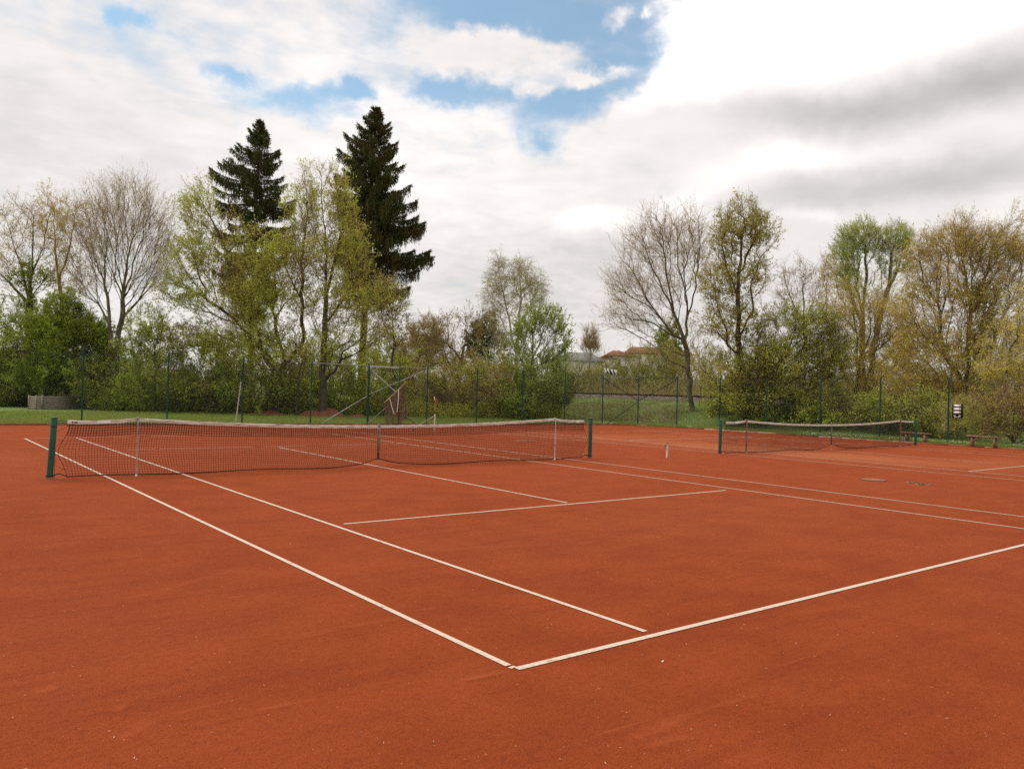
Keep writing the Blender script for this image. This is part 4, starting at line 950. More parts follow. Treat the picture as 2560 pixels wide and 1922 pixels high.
def branch(A0, A1, Ra, Rb, LV, CN, p, d, R, f, dens):
    n = max(3, int(R/.22)); el = np.interp(f, [0, .12, .45, 1], [.85, .42, -.02, -.28]); cur = p.copy(); pts = [cur]; side = np.cross(d, [0, 0, 1.])
    bend = RNG.normal(0, .12)
    for i in range(n):
        t = (i+1)/n; sl = el+1.15*max(0, t-.55)*(.6+f)+.0; dd = unit(d+side*bend*t+np.array([0, 0, sl])); cur = cur+dd*R/n; pts.append(cur)
    pts = np.array(pts)
    for i in range(n):
        A0.append(pts[i]); A1.append(pts[i+1]); r = .012+.028*(1-i/n)*min(1, R/2.5); Ra.append(r); Rb.append(r*.85)
    # side shoots and hanging curtains
    m = int(R*17*dens)+5; t = RNG.uniform(.06, 1, m)**.85; q = pts[0]+0*pts[:1]; idx = np.minimum((t*n).astype(int), n-1); fr = (t*n-idx)[:, None]
    B = pts[idx]+(pts[idx+1]-pts[idx])*fr; dr = unit(pts[idx+1]-pts[idx]); sg = RNG.choice([-1, 1], (m, 1))
    hang = np.interp(f, [0, .2, .5, 1], [.18, .42, .78, .95]); Ls = (R*.26*(1.1-t)+.20)*RNG.uniform(.6, 1.1, m)
    sd = unit(side)*sg*RNG.uniform(.5, 1., (m, 1))+dr*.7+np.array([0, 0, -.15-.2*f])
    E1 = B+unit(sd)*Ls[:, None]
    for a, b in ((B, E1),):
        for x, y in zip(a, b): A0.append(x); A1.append(y); Ra.append(.008); Rb.append(.004)
    # needles clothing shoots
    k = 7; tt = RNG.uniform(0, 1, (m, k, 1)); C = (B[:, None]+(E1-B)[:, None]*tt).reshape(-1, 3); DD = np.repeat(unit(E1-B), k, 0)
    D2 = unit(DD*.8+RNG.normal(0, .5, DD.shape))*RNG.uniform(.10, .20, (len(C), 1)); LV.append(np.hstack([C, D2, RNG.uniform(.012, .028, (len(C), 1))]))
    # curtains below
    k = 3; tt = RNG.uniform(0, 1, (m, k, 1)); C = (B[:, None]+(E1-B)[:, None]*tt).reshape(-1, 3); H = hang*RNG.uniform(.35, 1., len(C))*min(1., .4+R/3)
    for j in range(4):
        s0 = C+np.array([0, 0, -1.])*(H*j/4.6)[:, None]+RNG.normal(0, .025, C.shape)
        D2 = np.stack([RNG.normal(0, .05, len(C)), RNG.normal(0, .05, len(C)), -H/3.2], 1); LV.append(np.hstack([s0, D2, RNG.uniform(.014, .034, (len(C), 1))]))
    # along the main stem, and the spiky tip
    C = pts[:-1]+(pts[1:]-pts[:-1])*.5; C = np.repeat(C, 6, 0); D2 = np.repeat(unit(pts[1:]-pts[:-1]), 6, 0)*.12+RNG.normal(0, .075, (len(C), 3))+[0, 0, .03]; LV.append(np.hstack([C, D2, np.full((len(C), 1), .02)]))
    C = np.repeat(pts[-1:], 7, 0); D2 = np.repeat(unit(pts[-1:]-pts[-2:-1]), 7, 0)*.20+RNG.normal(0, .08, (7, 3)); LV.append(np.hstack([C, D2, np.full((7, 1), .018)]))
    nc = int(RNG.poisson(R*1.6)) if f < .75 else 1; j = RNG.integers(0, m, nc+1); C = E1[j]; D2 = np.tile([0, 0, -.14], (len(C), 1)); CN.append(np.hstack([C, D2, np.full((len(C), 1), .022)]))
# ---------------------------------------------------------------- the trees, left to right
GL = 'leafing trees behind the far fence at left'; GR = 'trees along the railway at right'; GM = 'trees in the gap between the two groups'
tree('ash_tree', 'brownish budding tree with ivy clad trunk at the far left edge', 'tree', GL, 53, [[(64, 790), (63, 690), (66, 610), (72, 540), (76, 470)], [(64, 640), (40, 560), (15, 480)], [(66, 600), (95, 530), (110, 450)], [(64, 660), (20, 610), (-30, 560)], [(64, 640), (110, 590), (140, 530)]],
     [(20, 500, 60, 75, 170), (90, 490, 55, 70, 150), (-30, 560, 60, 90, 120), (90, 580, 55, 50, 90), (30, 600, 60, 40, 90)], r0=.22, ntw=2, tl=.85, leaf=1., ls=.04, lf='lfamber', tw='twpurple', seed=3, bark='bark', bf=.3, up=.35)
tree('ivy', 'dark ivy wrapped round the brown tree at the far left edge', 'ivy', GL, 52.6, [[(64, 792), (63, 690), (65, 560)]], [(50, 590, 30, 30, 50), (98, 605, 20, 24, 26), (64, 650, 13, 60, 60)], r0=.1, ntw=2, tl=.35, leaf=1.6, ls=.07, lf='lfdark', tw='twdark', seed=4)
tree('budding_tree', 'slim budding tree left of the bare forked tree', 'tree', GL, 55, [[(150, 800), (140, 700), (125, 600), (118, 520), (116, 440)], [(126, 610), (150, 540), (165, 450)]],
     [(120, 480, 40, 70, 130), (165, 490, 40, 75, 120), (150, 590, 45, 50, 80)], r0=.14, ntw=2, tl=.75, leaf=1.53, ls=.045, lf='lfamber', tw='twpurple', seed=5, up=.4)
tree('beech_tree', 'nearly bare forked tree with smooth grey trunk between green bush and spruces', 'tree', GL, 48,
     [[(250, 800), (253, 730), (263, 690), (265, 648)], [(264, 650), (250, 600), (250, 540), (262, 470), (268, 410)], [(264, 652), (284, 590), (300, 530), (330, 470)], [(265, 650), (290, 610), (330, 570), (372, 540)], [(264, 655), (296, 625), (330, 618)], [(262, 655), (275, 560), (300, 480), (315, 420)],
      [(236, 800), (238, 730), (236, 680), (228, 620), (226, 560), (205, 480)], [(236, 690), (210, 640), (175, 590), (150, 545)], [(228, 620), (200, 560), (175, 500)], [(250, 610), (232, 560), (222, 480), (225, 440)], [(238, 700), (215, 660), (185, 640), (158, 610)]],
     [(268, 450, 62, 60, 445), (225, 500, 55, 65, 297), (330, 490, 48, 60, 297), (350, 560, 38, 50, 202), (180, 540, 50, 70, 270), (262, 560, 80, 60, 297), (190, 620, 45, 30, 108), (310, 610, 40, 22, 81)],
     r0=.20, ntw=1, tl=1.05, sub=2, sl=.45, leaf=.55, ls=.030, lf='lfamber', lf2='lfolive', lfrac=.4, tw='twpurple', bark='barkpale', tw_r=.0038, seed=6, bf=.75, up=.3, rad=1.1, shell=.5, tip=.0055)
tree('bush', 'large rounded fresh green bush left of the bare forked tree', 'bush', 'shrubs behind the far fence', 49, [[(150, 868), (148, 820), (150, 760)], [(148, 858), (110, 780), (95, 720)], [(150, 850), (190, 770), (205, 720)]],
     [(145, 745, 92, 92, 700), (130, 700, 60, 60, 260), (190, 770, 60, 80, 200), (110, 805, 70, 55, 200)], r0=.10, ntw=4, tl=.55, sub=3, sl=.3, leaf=2.2, ls=.05, lf='lfgreen', tw='twdark', seed=8, shell=.8)
tree('bush', 'light green bush cut by the left edge of the view', 'bush', 'shrubs behind the far fence', 50, [[(10, 868), (12, 800), (15, 740)], [(10, 860), (-20, 760)]],
     [(15, 740, 60, 90, 240), (-40, 760, 60, 100, 160), (30, 800, 60, 60, 150)], r0=.09, ntw=4, tl=.55, leaf=1.8, ls=.05, lf='lfgreen', lf2='lfolive', lfrac=.3, tw='twdark', seed=9, shell=.7)
tree('sapling', 'small light green sapling right of the bare forked tree', 'tree', GL, 45, [[(338, 850), (336, 780), (330, 730), (322, 680)], [(336, 780), (350, 730), (352, 690)]],
     [(320, 700, 36, 44, 110), (352, 720, 24, 36, 60), (300, 745, 34, 30, 60)], r0=.05, ntw=2, tl=.5, leaf=1.70, ls=.05, lf='lfwill', tw='twdark', seed=10, up=.5)
for i, (x, y, rx, ry, n, d, lf, s, lab) in enumerate([
    (40, 820, 75, 55, 240, 49.5, 'lfgreen', 21, 'low green bush right behind the fence at the far left edge'),
    (235, 820, 70, 62, 260, 47.5, 'lfdark', 22, 'dark green bush behind the second fence post from the left'),
    (335, 830, 70, 78, 280, 45, 'lfdark', 23, 'dark green bush under the small light green sapling'),
    (430, 810, 75, 90, 300, 47, 'lfolive2', 24, 'brownish green bush between the sapling and the spruces'),
    (455, 850, 75, 52, 240, 45.5, 'lfdark', 25, 'dark low bush left of the leaning whitish pole'),
    (560, 850, 70, 54, 240, 46, 'lfdark', 26, 'dark low bush above the flat red clay heap'),
    (640, 845, 60, 56, 230, 46.5, 'lfolive2', 27, 'olive bush under the fork of the big leafing maple'),
    (720, 830, 60, 68, 260, 48.5, 'lfolive2', 28, 'olive bush below the right spruce, left of the gate'),
    (815, 830, 62, 72, 280, 49, 'lfolive2', 29, 'olive bush directly behind the open gate leaf'),
    (290, 790, 80, 58, 240, 60, 'lfolive2', 32, 'taller olive shrub behind the trunk base of the bare forked tree'),
    (520, 785, 85, 60, 260, 58, 'lfolive2', 33, 'taller olive shrub behind the left spruce trunk'),
    (690, 785, 80, 55, 240, 58, 'lfdark', 34, 'taller dark shrub behind the rising stems of the right maple'),
    (830, 790, 60, 55, 200, 58, 'lfolive2', 35, 'taller olive shrub between the tallest spruce and the brown twiggy tree'),
    (395, 728, 60, 30, 120, 75, 'lfred', 30, 'reddish distant shrub seen under the left limbs of the maple'),
    (470, 728, 50, 26, 90, 78, 'lfwill', 31, 'pale distant shrub left of the left spruce trunk')]):
    tree('bush', lab, 'bush', 'shrubs behind the far fence', d, [[(x, y+ry*.95), (x, y+ry*.3), (x, y-ry*.2)], [(x, y+ry*.8), (x-rx*.4, y), (x-rx*.5, y-ry*.4)], [(x, y+ry*.8), (x+rx*.4, y), (x+rx*.5, y-ry*.4)]],
         [(x, y, rx, ry, n)], r0=.06, ntw=4, tl=.5, leaf=2.0 if d < 60 else 1.4, ls=.052 if d < 60 else .06, lf=lf, tw='twdark', seed=s, shell=.6)
spruce('tall dark spruce at left with a sparse lower crown', 58, 262, 552, 700, [(262, 5, 5), (290, 16, 14), (330, 50, 42), (390, 88, 62), (425, 92, 80), (470, 74, 66), (520, 80, 86), (570, 76, 66), (640, 60, 50), (700, 40, 36)], 41,
       [(538, 905), (541, 790), (543, 690), (549, 560), (553, 448), (560, 330), (562, 264)], dens=1.15, gap=.30, arms=[(555, 452, 92, -1), (558, 440, 88, -1), (556, 445, 76, 1), (556, 452, 80, 1)])
spruce('tallest spruce, very dark with long drooping arms, right of the other one', 56, 232, 800, 640, [(232, 4, 4), (270, 22, 24), (310, 46, 44), (350, 84, 60), (400, 80, 76), (450, 74, 98), (500, 70, 112), (545, 60, 128), (590, 52, 112), (640, 34, 60)], 42,
       [(776, 905), (782, 790), (788, 660), (792, 568), (800, 440), (808, 320), (812, 236)], dens=1.5, gap=0., arms=[(800, 500, 128, 1), (798, 548, 138, 1), (796, 560, 134, 1), (800, 440, 104, 1), (803, 380, 84, -1), (800, 480, 120, 1)], r0=.28)
tree('maple_tree', 'wide many stemmed leafing maple spreading in front of the left spruce', 'tree', GL, 46,
     [[(600, 905), (598, 850), (590, 800), (570, 770), (552, 700), (540, 640)], [(590, 800), (582, 770), (540, 730), (517, 698), (448, 647), (390, 612), (350, 600)], [(552, 700), (520, 640), (497, 568), (476, 509), (445, 450), (425, 415)],
      [(600, 820), (613, 770), (593, 688), (575, 630), (558, 585), (552, 520)], [(610, 800), (654, 740), (654, 654), (650, 568), (665, 465), (658, 372)], [(448, 647), (420, 560), (405, 500)], [(517, 698), (480, 690), (440, 700)], [(654, 650), (625, 600), (612, 540)], [(593, 690), (630, 640), (640, 600)]],
     [(432, 460, 46, 60, 229), (400, 570, 50, 56, 202), (465, 560, 50, 60, 202), (390, 630, 60, 36, 121), (480, 660, 70, 50, 202), (545, 620, 55, 70, 297), (560, 720, 90, 45, 270), (620, 600, 50, 70, 270), (655, 450, 34, 70, 229), (650, 540, 46, 60, 229), (520, 520, 30, 50, 81), (440, 730, 60, 30, 90), (600, 770, 60, 50, 170), (600, 560, 50, 60, 150), (640, 640, 50, 50, 90), (520, 780, 60, 40, 110), (560, 650, 40, 60, 100)],
     r0=.23, ntw=2, tl=.65, leaf=1.0, ls=.052, lf='lfolive', tw='twbrown', bark='barkdark', seed=43, bf=.33, up=.3)
tree('maple_tree', 'leafing maple with rising stems in front of the tallest spruce', 'tree', GL, 45,
     [[(640, 905), (644, 830), (655, 770), (696, 695), (754, 640), (775, 600)], [(696, 910), (697, 800), (700, 720), (703, 654), (706, 551), (698, 450), (692, 390)], [(703, 660), (720, 580), (735, 500), (728, 420)], [(700, 700), (740, 650), (785, 560)], [(706, 560), (680, 500), (672, 420)], [(755, 640), (790, 650), (820, 640)]],
     [(690, 440, 40, 60, 110), (735, 450, 34, 70, 150), (750, 540, 50, 70, 283), (690, 560, 45, 60, 202), (770, 640, 60, 50, 243), (700, 670, 50, 60, 162), (770, 720, 70, 50, 200), (680, 770, 60, 50, 150), (820, 700, 40, 60, 90), (712, 380, 30, 30, 40)],
     r0=.20, ntw=2, tl=.65, leaf=.95, ls=.05, lf='lfolive', tw='twbrown', bark='barkdark', seed=44, bf=.33, up=.35)
tree('cherry_plum', 'small dark red leafed tree below the lower arms of the tallest spruce', 'tree', GL, 47.5, [[(846, 900), (846, 800), (850, 720), (848, 670)], [(847, 740), (828, 690), (822, 650)]],
     [(845, 650, 34, 38, 130), (820, 640, 30, 40, 80), (850, 715, 36, 36, 60)], r0=.06, ntw=2, tl=.5, leaf=1.53, ls=.05, lf='lfred', lf2='lfolive', lfrac=.4, tw='twdark', seed=45, up=.3)
tree('twiggy_shrub', 'brown twiggy rounded tree in the left part of the gap', 'tree', GM, 64, [[(915, 880), (916, 800), (918, 750)], [(916, 800), (895, 750)], [(916, 800), (945, 750)]],
     [(921, 730, 40, 38, 320), (900, 770, 45, 40, 160), (950, 770, 40, 40, 160)], r0=.10, ntw=4, tl=.6, leaf=.25, ls=.05, lf='lfamber', tw='twbrown', seed=50, up=.3, tw_r=.008)
tree('apple_tree', 'old crooked brown fruit tree forking in two arched limbs', 'tree', GM, 55, [[(985, 900), (990, 830), (996, 785), (1003, 745), (1010, 718), (1026, 694), (1043, 680), (1058, 681)], [(1006, 735), (1004, 705), (992, 690), (975, 680), (963, 684)], [(996, 785), (983, 760), (965, 740), (940, 735), (915, 745)], [(994, 795), (970, 775), (945, 770)], [(998, 780), (1001, 725)]],
     [(1000, 705, 52, 34, 130), (1050, 700, 26, 28, 60), (955, 725, 40, 36, 90), (930, 765, 50, 30, 80), (990, 760, 45, 36, 80)], r0=.19, ntw=2, tl=.45, leaf=0.51, ls=.05, lf='lfred', lf2='lfwill', lfrac=.4, bark='barkpale', tw='twpurple', seed=51, up=.4)
tree('pine_tree', 'bluish dark pine in the gap behind the fruit tree', 'pine', GM, 76, [[(1055, 890), (1055, 800), (1054, 740), (1052, 690)], [(1055, 770), (1035, 750), (1025, 735)], [(1055, 760), (1080, 740)]],
     [(1056, 712, 26, 28, 110), (1034, 745, 24, 30, 90), (1075, 742, 20, 22, 60), (1040, 775, 26, 16, 50)], r0=.16, ntw=2, tl=.45, leaf=4.42, ls=.09, lf='needleblue', tw='twdark', seed=52, bark='bark')
tree('birch_tree', 'tall pale birch with hanging catkins in the middle of the gap', 'birch', GM, 66,
     [[(1116, 890), (1116, 800), (1115, 756), (1121, 700), (1125, 645), (1122, 600), (1123, 562)], [(1114, 760), (1105, 722), (1096, 670), (1087, 632), (1078, 590), (1080, 560)], [(1121, 700), (1145, 660), (1157, 625), (1161, 586)], [(1125, 650), (1112, 610), (1108, 575)], [(1096, 670), (1070, 650), (1055, 635)]],
     [(1080, 600, 24, 46, 170), (1122, 605, 24, 48, 170), (1158, 620, 22, 38, 110), (1070, 650, 30, 36, 120), (1110, 680, 46, 50, 160), (1090, 740, 40, 36, 110)], r0=.17, ntw=2, tl=.8, sub=2, sl=.5, leaf=0.94, ls=.05, lf='lfamber', lf2='lfwill', lfrac=.5, tw='twpale', bark='barkbirch', seed=53, droop=-.34, up=.1, wob=.1, tw_r=.006)
tree('cherry_tree', 'bright green young tree with upright shoots right of the birch', 'tree', GM, 52, [[(1150, 905), (1148, 830), (1150, 780), (1151, 735), (1160, 690), (1165, 655)], [(1150, 790), (1180, 745), (1205, 715), (1222, 695)], [(1150, 780), (1172, 720), (1190, 680)], [(1150, 800), (1190, 775), (1225, 755)], [(1150, 790), (1130, 750), (1120, 715)], [(1149, 810), (1110, 795), (1080, 780)]],
     [(1165, 690, 34, 48, 130), (1195, 705, 34, 40, 100), (1205, 750, 36, 36, 80), (1130, 740, 30, 40, 80), (1150, 790, 70, 36, 110)], r0=.10, ntw=2, tl=.6, sub=2, sl=.25, leaf=2.72, ls=.055, lf='lflight', lf2='lfgreen', lfrac=.3, tw='twdark', seed=54, up=.75, wob=.07, bf=.5)
for (x, y, rx, ry, n, d, lf, tw, s, lab, lv) in [
    (905, 850, 60, 55, 260, 50, 'lfolive2', 'twred', 60, 'olive bush with red brown stems behind the fence right of the gate', 1.3),
    (990, 845, 62, 62, 280, 50.5, 'lfolive2', 'twred', 61, 'olive bush under the old fruit tree behind the fence', 1.2),
    (1075, 850, 60, 60, 260, 50, 'lfolive2', 'twred', 62, 'yellowish bush below the birch, right behind the fence', 1.3),
    (1150, 858, 58, 56, 300, 48.5, 'lfgreen', 'twdark', 63, 'dense green bush at the foot of the bright young tree', 2.),
    (1210, 850, 34, 40, 160, 51, 'lfgreen', 'twdark', 64, 'small green bush at the left end of the visible rail', 1.6),
    (1060, 800, 50, 30, 90, 58, 'lfwill', 'twpale', 65, 'pale yellowish shrub in front of the far house wall', .5),
    (1180, 800, 60, 40, 150, 60, 'lfgreen', 'twolive', 66, 'green shrub behind the bright young tree', 1.2),
    (1005, 800, 50, 40, 150, 60, 'lfolive2', 'twbrown', 67, 'brown and olive shrub behind the old fruit tree', .8),
    (880, 800, 45, 60, 200, 56, 'lfolive2', 'twbrown', 68, 'olive shrub at the foot of the brown twiggy tree', 1.1)]:
    tree('bush', lab, 'bush', 'shrubs in front of the track', d, [[(x, y+ry*.95), (x, y+ry*.3), (x, y-ry*.2)], [(x, y+ry*.8), (x-rx*.4, y), (x-rx*.5, y-ry*.4)], [(x, y+ry*.8), (x+rx*.4, y), (x+rx*.5, y-ry*.4)]],
         [(x, y, rx, ry, n)], r0=.04, ntw=4, tl=.6, leaf=lv, ls=.045, lf=lf, tw=tw, seed=s, shell=.4, up=.6, tw_r=.006)
for (x, y, rx, ry, n, d, s, tw, lf, lv, lab) in [
    (1250, 822, 50, 30, 220, 68, 70, 'twolive', 'lfwill', .7, 'willow scrub in front of the grey roofed house'),
    (1330, 815, 50, 40, 240, 69, 71, 'twolive', 'lfolive', .6, 'willow scrub left and right of the striped railway sign'),
    (1410, 800, 60, 55, 320, 70, 72, 'twolive', 'lfolive', .6, 'olive willow scrub in front of the red roofed house'),
    (1470, 810, 45, 50, 240, 71, 73, 'twbrown', 'lfolive2', .6, 'brownish scrub beyond the track behind the bare tree'),
    (1560, 800, 70, 45, 260, 74, 74, 'twolive', 'lfolive', .6, 'scrub beyond the track seen between bare tree and oak'),
    (1680, 800, 80, 48, 240, 78, 75, 'twolive', 'lfolive', .8, 'scrub beyond the track behind the spreading hazel'),
    (1290, 812, 36, 20, 90, 80, 76, 'twpale', 'lfwill', .6, 'pale scrub between the two distant houses'),
    (1960, 770, 90, 60, 300, 95, 77, 'twolive', 'lfwill', 1.2, 'distant light green shrub behind the right hand trees'),
    (2150, 780, 100, 80, 320, 90, 78, 'twolive', 'lfolive2', 1.1, 'distant olive shrub behind the right hand trees'),
    (1275, 732, 15, 22, 120, 95, 79, 'twpurple', 'lfamber', .1, 'small bare pointed treetop between the two houses')]:
    tree('scrub', lab, 'scrub', 'scrub beyond the railway', d, [[(x, y+ry*.95), (x, y+ry*.3), (x, y-ry*.2)], [(x, y+ry*.8), (x-rx*.4, y), (x-rx*.5, y-ry*.4)], [(x, y+ry*.8), (x+rx*.4, y), (x+rx*.5, y-ry*.4)]],
         [(x, y+12, rx, ry+12, n), (x, y+ry*.8, rx*1.1, ry*.5, n*.5)], r0=.05, ntw=3, tl=.9, sl=.5, leaf=lv, ls=.055, lf=lf, tw=tw, seed=s, shell=.2, up=.95, tw_r=.009, zbase=1.3, wob=.08)
tree('yew', 'dark evergreen shrub beside the red roofed house', 'evergreen', GR, 76, [[(1440, 820), (1440, 760), (1439, 720)]], [(1439, 735, 22, 38, 170), (1450, 775, 30, 26, 80)], r0=.12, ntw=2, tl=.4, leaf=4.08, ls=.08, lf='lfdark', tw='twdark', seed=80, zbase=1.3)
tree('alder_tree', 'nearly bare wide branching tree just left of the oak', 'tree', GR, 50,
     [[(1492, 925), (1493, 880), (1490, 820), (1484, 760), (1479, 735)], [(1479, 740), (1485, 675), (1481, 632), (1465, 575), (1461, 475)], [(1479, 740), (1456, 675), (1433, 626), (1402, 560), (1378, 478)], [(1475, 745), (1439, 704), (1400, 662), (1355, 635), (1306, 590)], [(1470, 735), (1408, 698), (1370, 692), (1330, 702)],
      [(1484, 700), (1502, 618), (1510, 540), (1508, 470)], [(1505, 925), (1512, 850), (1508, 780)], [(1456, 675), (1440, 600), (1432, 520), (1420, 470)], [(1485, 680), (1478, 600), (1490, 520)], [(1439, 704), (1395, 640), (1350, 560)]],
     [(1400, 530, 52, 62, 351), (1465, 520, 50, 64, 351), (1500, 540, 36, 70, 189), (1365, 620, 50, 46, 243), (1430, 620, 66, 60, 297), (1345, 685, 40, 28, 121), (1400, 700, 60, 26, 121), (1480, 740, 70, 44, 121)],
     r0=.165, ntw=1, tl=1.0, sub=2, sl=.5, leaf=.5, ls=.030, lf='lfamber', lf2='lfolive', lfrac=.4, tw='twpurple', bark='barkpale', seed=81, bf=.45, up=.35, rad=.9, tw_r=.0042, shell=.3)
tree('oak_tree', 'upright oak with dark trunk and yellowish tufts, tallest tree at right', 'tree', GR, 47,
     [[(1606, 925), (1608, 870), (1602, 800), (1597, 732), (1595, 690), (1592, 618), (1599, 560), (1605, 500), (1606, 450)], [(1600, 780), (1575, 745), (1559, 689), (1548, 650), (1536, 610), (1530, 560)], [(1596, 735), (1615, 690), (1628, 672), (1622, 618), (1640, 560)], [(1595, 640), (1570, 580), (1560, 520)], [(1597, 600), (1620, 540), (1650, 490)], [(1600, 820), (1550, 790), (1520, 770)], [(1608, 850), (1640, 790), (1665, 760)]],
     [(1605, 480, 52, 44, 283), (1640, 510, 36, 46, 162), (1570, 520, 40, 50, 189), (1545, 610, 40, 56, 202), (1595, 600, 46, 60, 189), (1640, 590, 30, 40, 94), (1560, 690, 50, 44, 148), (1610, 700, 60, 50, 148), (1580, 800, 90, 60, 297), (1640, 830, 60, 50, 175)],
     r0=.22, ntw=2, tl=.45, leaf=.95, thin=.6, ls=.055, lf='lfrust', tw='twolive', bark='barkdark', seed=82, bf=.33, up=.3)
tree('poplar', 'thin bare treetop between the oak and the green pollards', 'tree', GR, 60, [[(1735, 905), (1738, 800), (1738, 700), (1735, 640), (1728, 570)], [(1738, 700), (1760, 640), (1770, 590)], [(1738, 700), (1705, 640), (1690, 580)]],
     [(1725, 610, 42, 50, 170), (1765, 620, 30, 40, 80), (1700, 660, 30, 40, 60)], r0=.12, ntw=2, tl=.7, leaf=.25, ls=.05, lf='lfred', tw='twpurple', seed=83, up=.4)
tree('hazel', 'low wide spreading hazel with yellow green leaves beside the oak', 'tree', GR, 46,
     [[(1640, 925), (1645, 870), (1670, 810), (1700, 760), (1720, 700)], [(1650, 860), (1700, 830), (1750, 800), (1800, 770)], [(1650, 870), (1720, 850), (1790, 850)], [(1640, 900), (1620, 820), (1640, 740)], [(1700, 760), (1750, 720), (1790, 680)], [(1648, 880), (1580, 850), (1540, 830)]],
     [(1690, 720, 60, 56, 351), (1760, 710, 56, 50, 324), (1790, 770, 50, 60, 270), (1700, 800, 90, 50, 405), (1650, 790, 60, 60, 243), (1760, 860, 80, 40, 324), (1600, 860, 80, 40, 270)],
     r0=.19, ntw=2, tl=.6, leaf=1.25, ls=.05, lf='lfolive', lf2='lfrust', lfrac=.5, tw='twdark', bark='barkdark', seed=84, up=.15)
def pollard(label, dep, limbs, heads, seed):
    global RNG
    RNG = np.random.default_rng(seed); LL = [[at(x, y, dep) for x, y in L] for L in limbs]; org = LL[0][0].copy(); org[2] = 1.0; LL[0][0] = org-[0, 0, .3]
    root = empty('pollard_willow', org, label, 'willow', 'pollard willows with green heads'); mb = MB(org); mb.smooth = True
    for i, L in enumerate(LL): mb.tube(L, [(.22 if i == 0 else .15)*(1-.5*j/(len(L)-1)) for j in range(len(L))], 10)
    autosmooth(mb.build('trunk', M['bark'], root)); P, D, LN = [], [], []
    for (kx, ky, x, y, rx, ry, n) in heads:
        k = at(kx, ky, dep); c = at(x, y, dep); s = dep/1716.6; q = unit(RNG.normal(size=(n, 3)))*RNG.uniform(.55, 1.05, (n, 1)); 
        t = c+RM[0]*q[:, :1]*rx*s+unit(RM[2]*[1, 1, 0])*q[:, 1:2]*rx*s+np.array([0, 0, 1.])*q[:, 2:]*ry*s; k = k+RNG.normal(0, .3, (n, 3)); P.append(k+(t-k)*RNG.uniform(0, .25, (n, 1))); D.append(unit(t-k)); LN.append(np.linalg.norm(t-k, axis=1))
    P = np.concatenate(P); D = np.concatenate(D); LN = np.concatenate(LN); A0, A1, LP = [], [], []
    for s, (a, b, d) in enumerate(shoots(P, D, LN, 4, .05, .07)):
        A0.append(a); A1.append(b)
        for _ in range(2):
            f = RNG.uniform(0, 1, (len(a), 1)); p = a+(b-a)*f; (x0, x1, dx), = shoots(p, d+RNG.normal(0, .28, d.shape)+[0, 0, .2], .55*RNG.uniform(.5, 1.2, len(p)), 1, 0, 0); A0.append(x0); A1.append(x1); LP.append((x0, x1)) if s > 0 else None
    A0 = np.concatenate(A0); A1 = np.concatenate(A1); V, Q = segs_mesh(A0, A1, np.full(len(A0), .006), np.full(len(A0), .003), 2)
    a = np.concatenate([x[0] for x in LP]); b = np.concatenate([x[1] for x in LP]); i = RNG.integers(0, len(a), int(len(a)*2.2)); p = a[i]+(b[i]-a[i])*RNG.uniform(0, 1, (len(i), 1)); d = unit(b[i]-a[i])
    V2, Q2 = strips(p, d*.13, np.full(len(p), .022)); link('crown', mesh_np('crown', np.concatenate([V, V2])-org, [(Q, 0), (Q2+len(V), 1)], [M['twolive'], M['lflight']], False), root)
for lab, limbs, crown, sd in (
    ('pollard willow with a wide double green head behind the mustard trees', [[(1866, 905), (1862, 780), (1863, 666), (1871, 598), (1869, 540)], [(1863, 680), (1850, 620), (1858, 560), (1850, 540)], [(1862, 700), (1838, 640), (1832, 600)], [(1869, 540), (1880, 520)], [(1850, 540), (1842, 520)]],
     [(1862, 510, 40, 30, 330), (1835, 530, 26, 34, 120), (1818, 570, 30, 44, 260), (1835, 610, 26, 40, 140), (1880, 530, 26, 30, 100), (1860, 600, 40, 50, 80)], 85),
    ('pollard willow with a single narrow green head, right of the double headed one', [[(1880, 905), (1884, 760), (1905, 660), (1921, 614), (1926, 544)], [(1918, 630), (1935, 590), (1945, 570)], [(1905, 660), (1885, 620), (1890, 590)]],
     [(1936, 518, 32, 32, 280), (1948, 560, 26, 34, 150), (1915, 560, 24, 40, 120), (1925, 620, 40, 40, 80)], 86)):
    tree('pollard_willow', lab, 'willow', 'pollard willows with green heads', 71, limbs, crown, r0=.24, bf=.45, ntw=3, tl=.65, sub=2, sl=.3, up=.55, wob=.08, leaf=1.1, ls=.045, lf='lfwill', lf2='lflight', lfrac=.5, tw='twolive', tw_r=.0045, seed=sd, shell=.7, zbase=1.2, thin=0.)
tree('hornbeam', 'broad mustard brown tree hung with catkins below the pollard willows', 'tree', GR, 53,
     [[(1850, 905), (1848, 860), (1852, 800), (1850, 720), (1840, 640)], [(1872, 905), (1868, 840), (1890, 760), (1905, 690), (1910, 620)], [(1848, 850), (1810, 780), (1790, 700)], [(1852, 800), (1880, 720), (1880, 640)], [(1868, 850), (1930, 790), (1960, 720)]],
     [(1810, 690, 50, 80, 351), (1860, 700, 56, 80, 351), (1915, 690, 46, 70, 324), (1950, 740, 46, 60, 270), (1830, 800, 80, 56, 405), (1920, 820, 90, 50, 405), (1790, 600, 20, 50, 67)],
     r0=.22, ntw=2, tl=.75, leaf=1.7, ls=.042, lf='lfmust', lf2='lfamber', lfrac=.3, tw='twbrown', bark='barkpale', seed=87, up=.1, flat=.3, bf=.5, thin=.7)
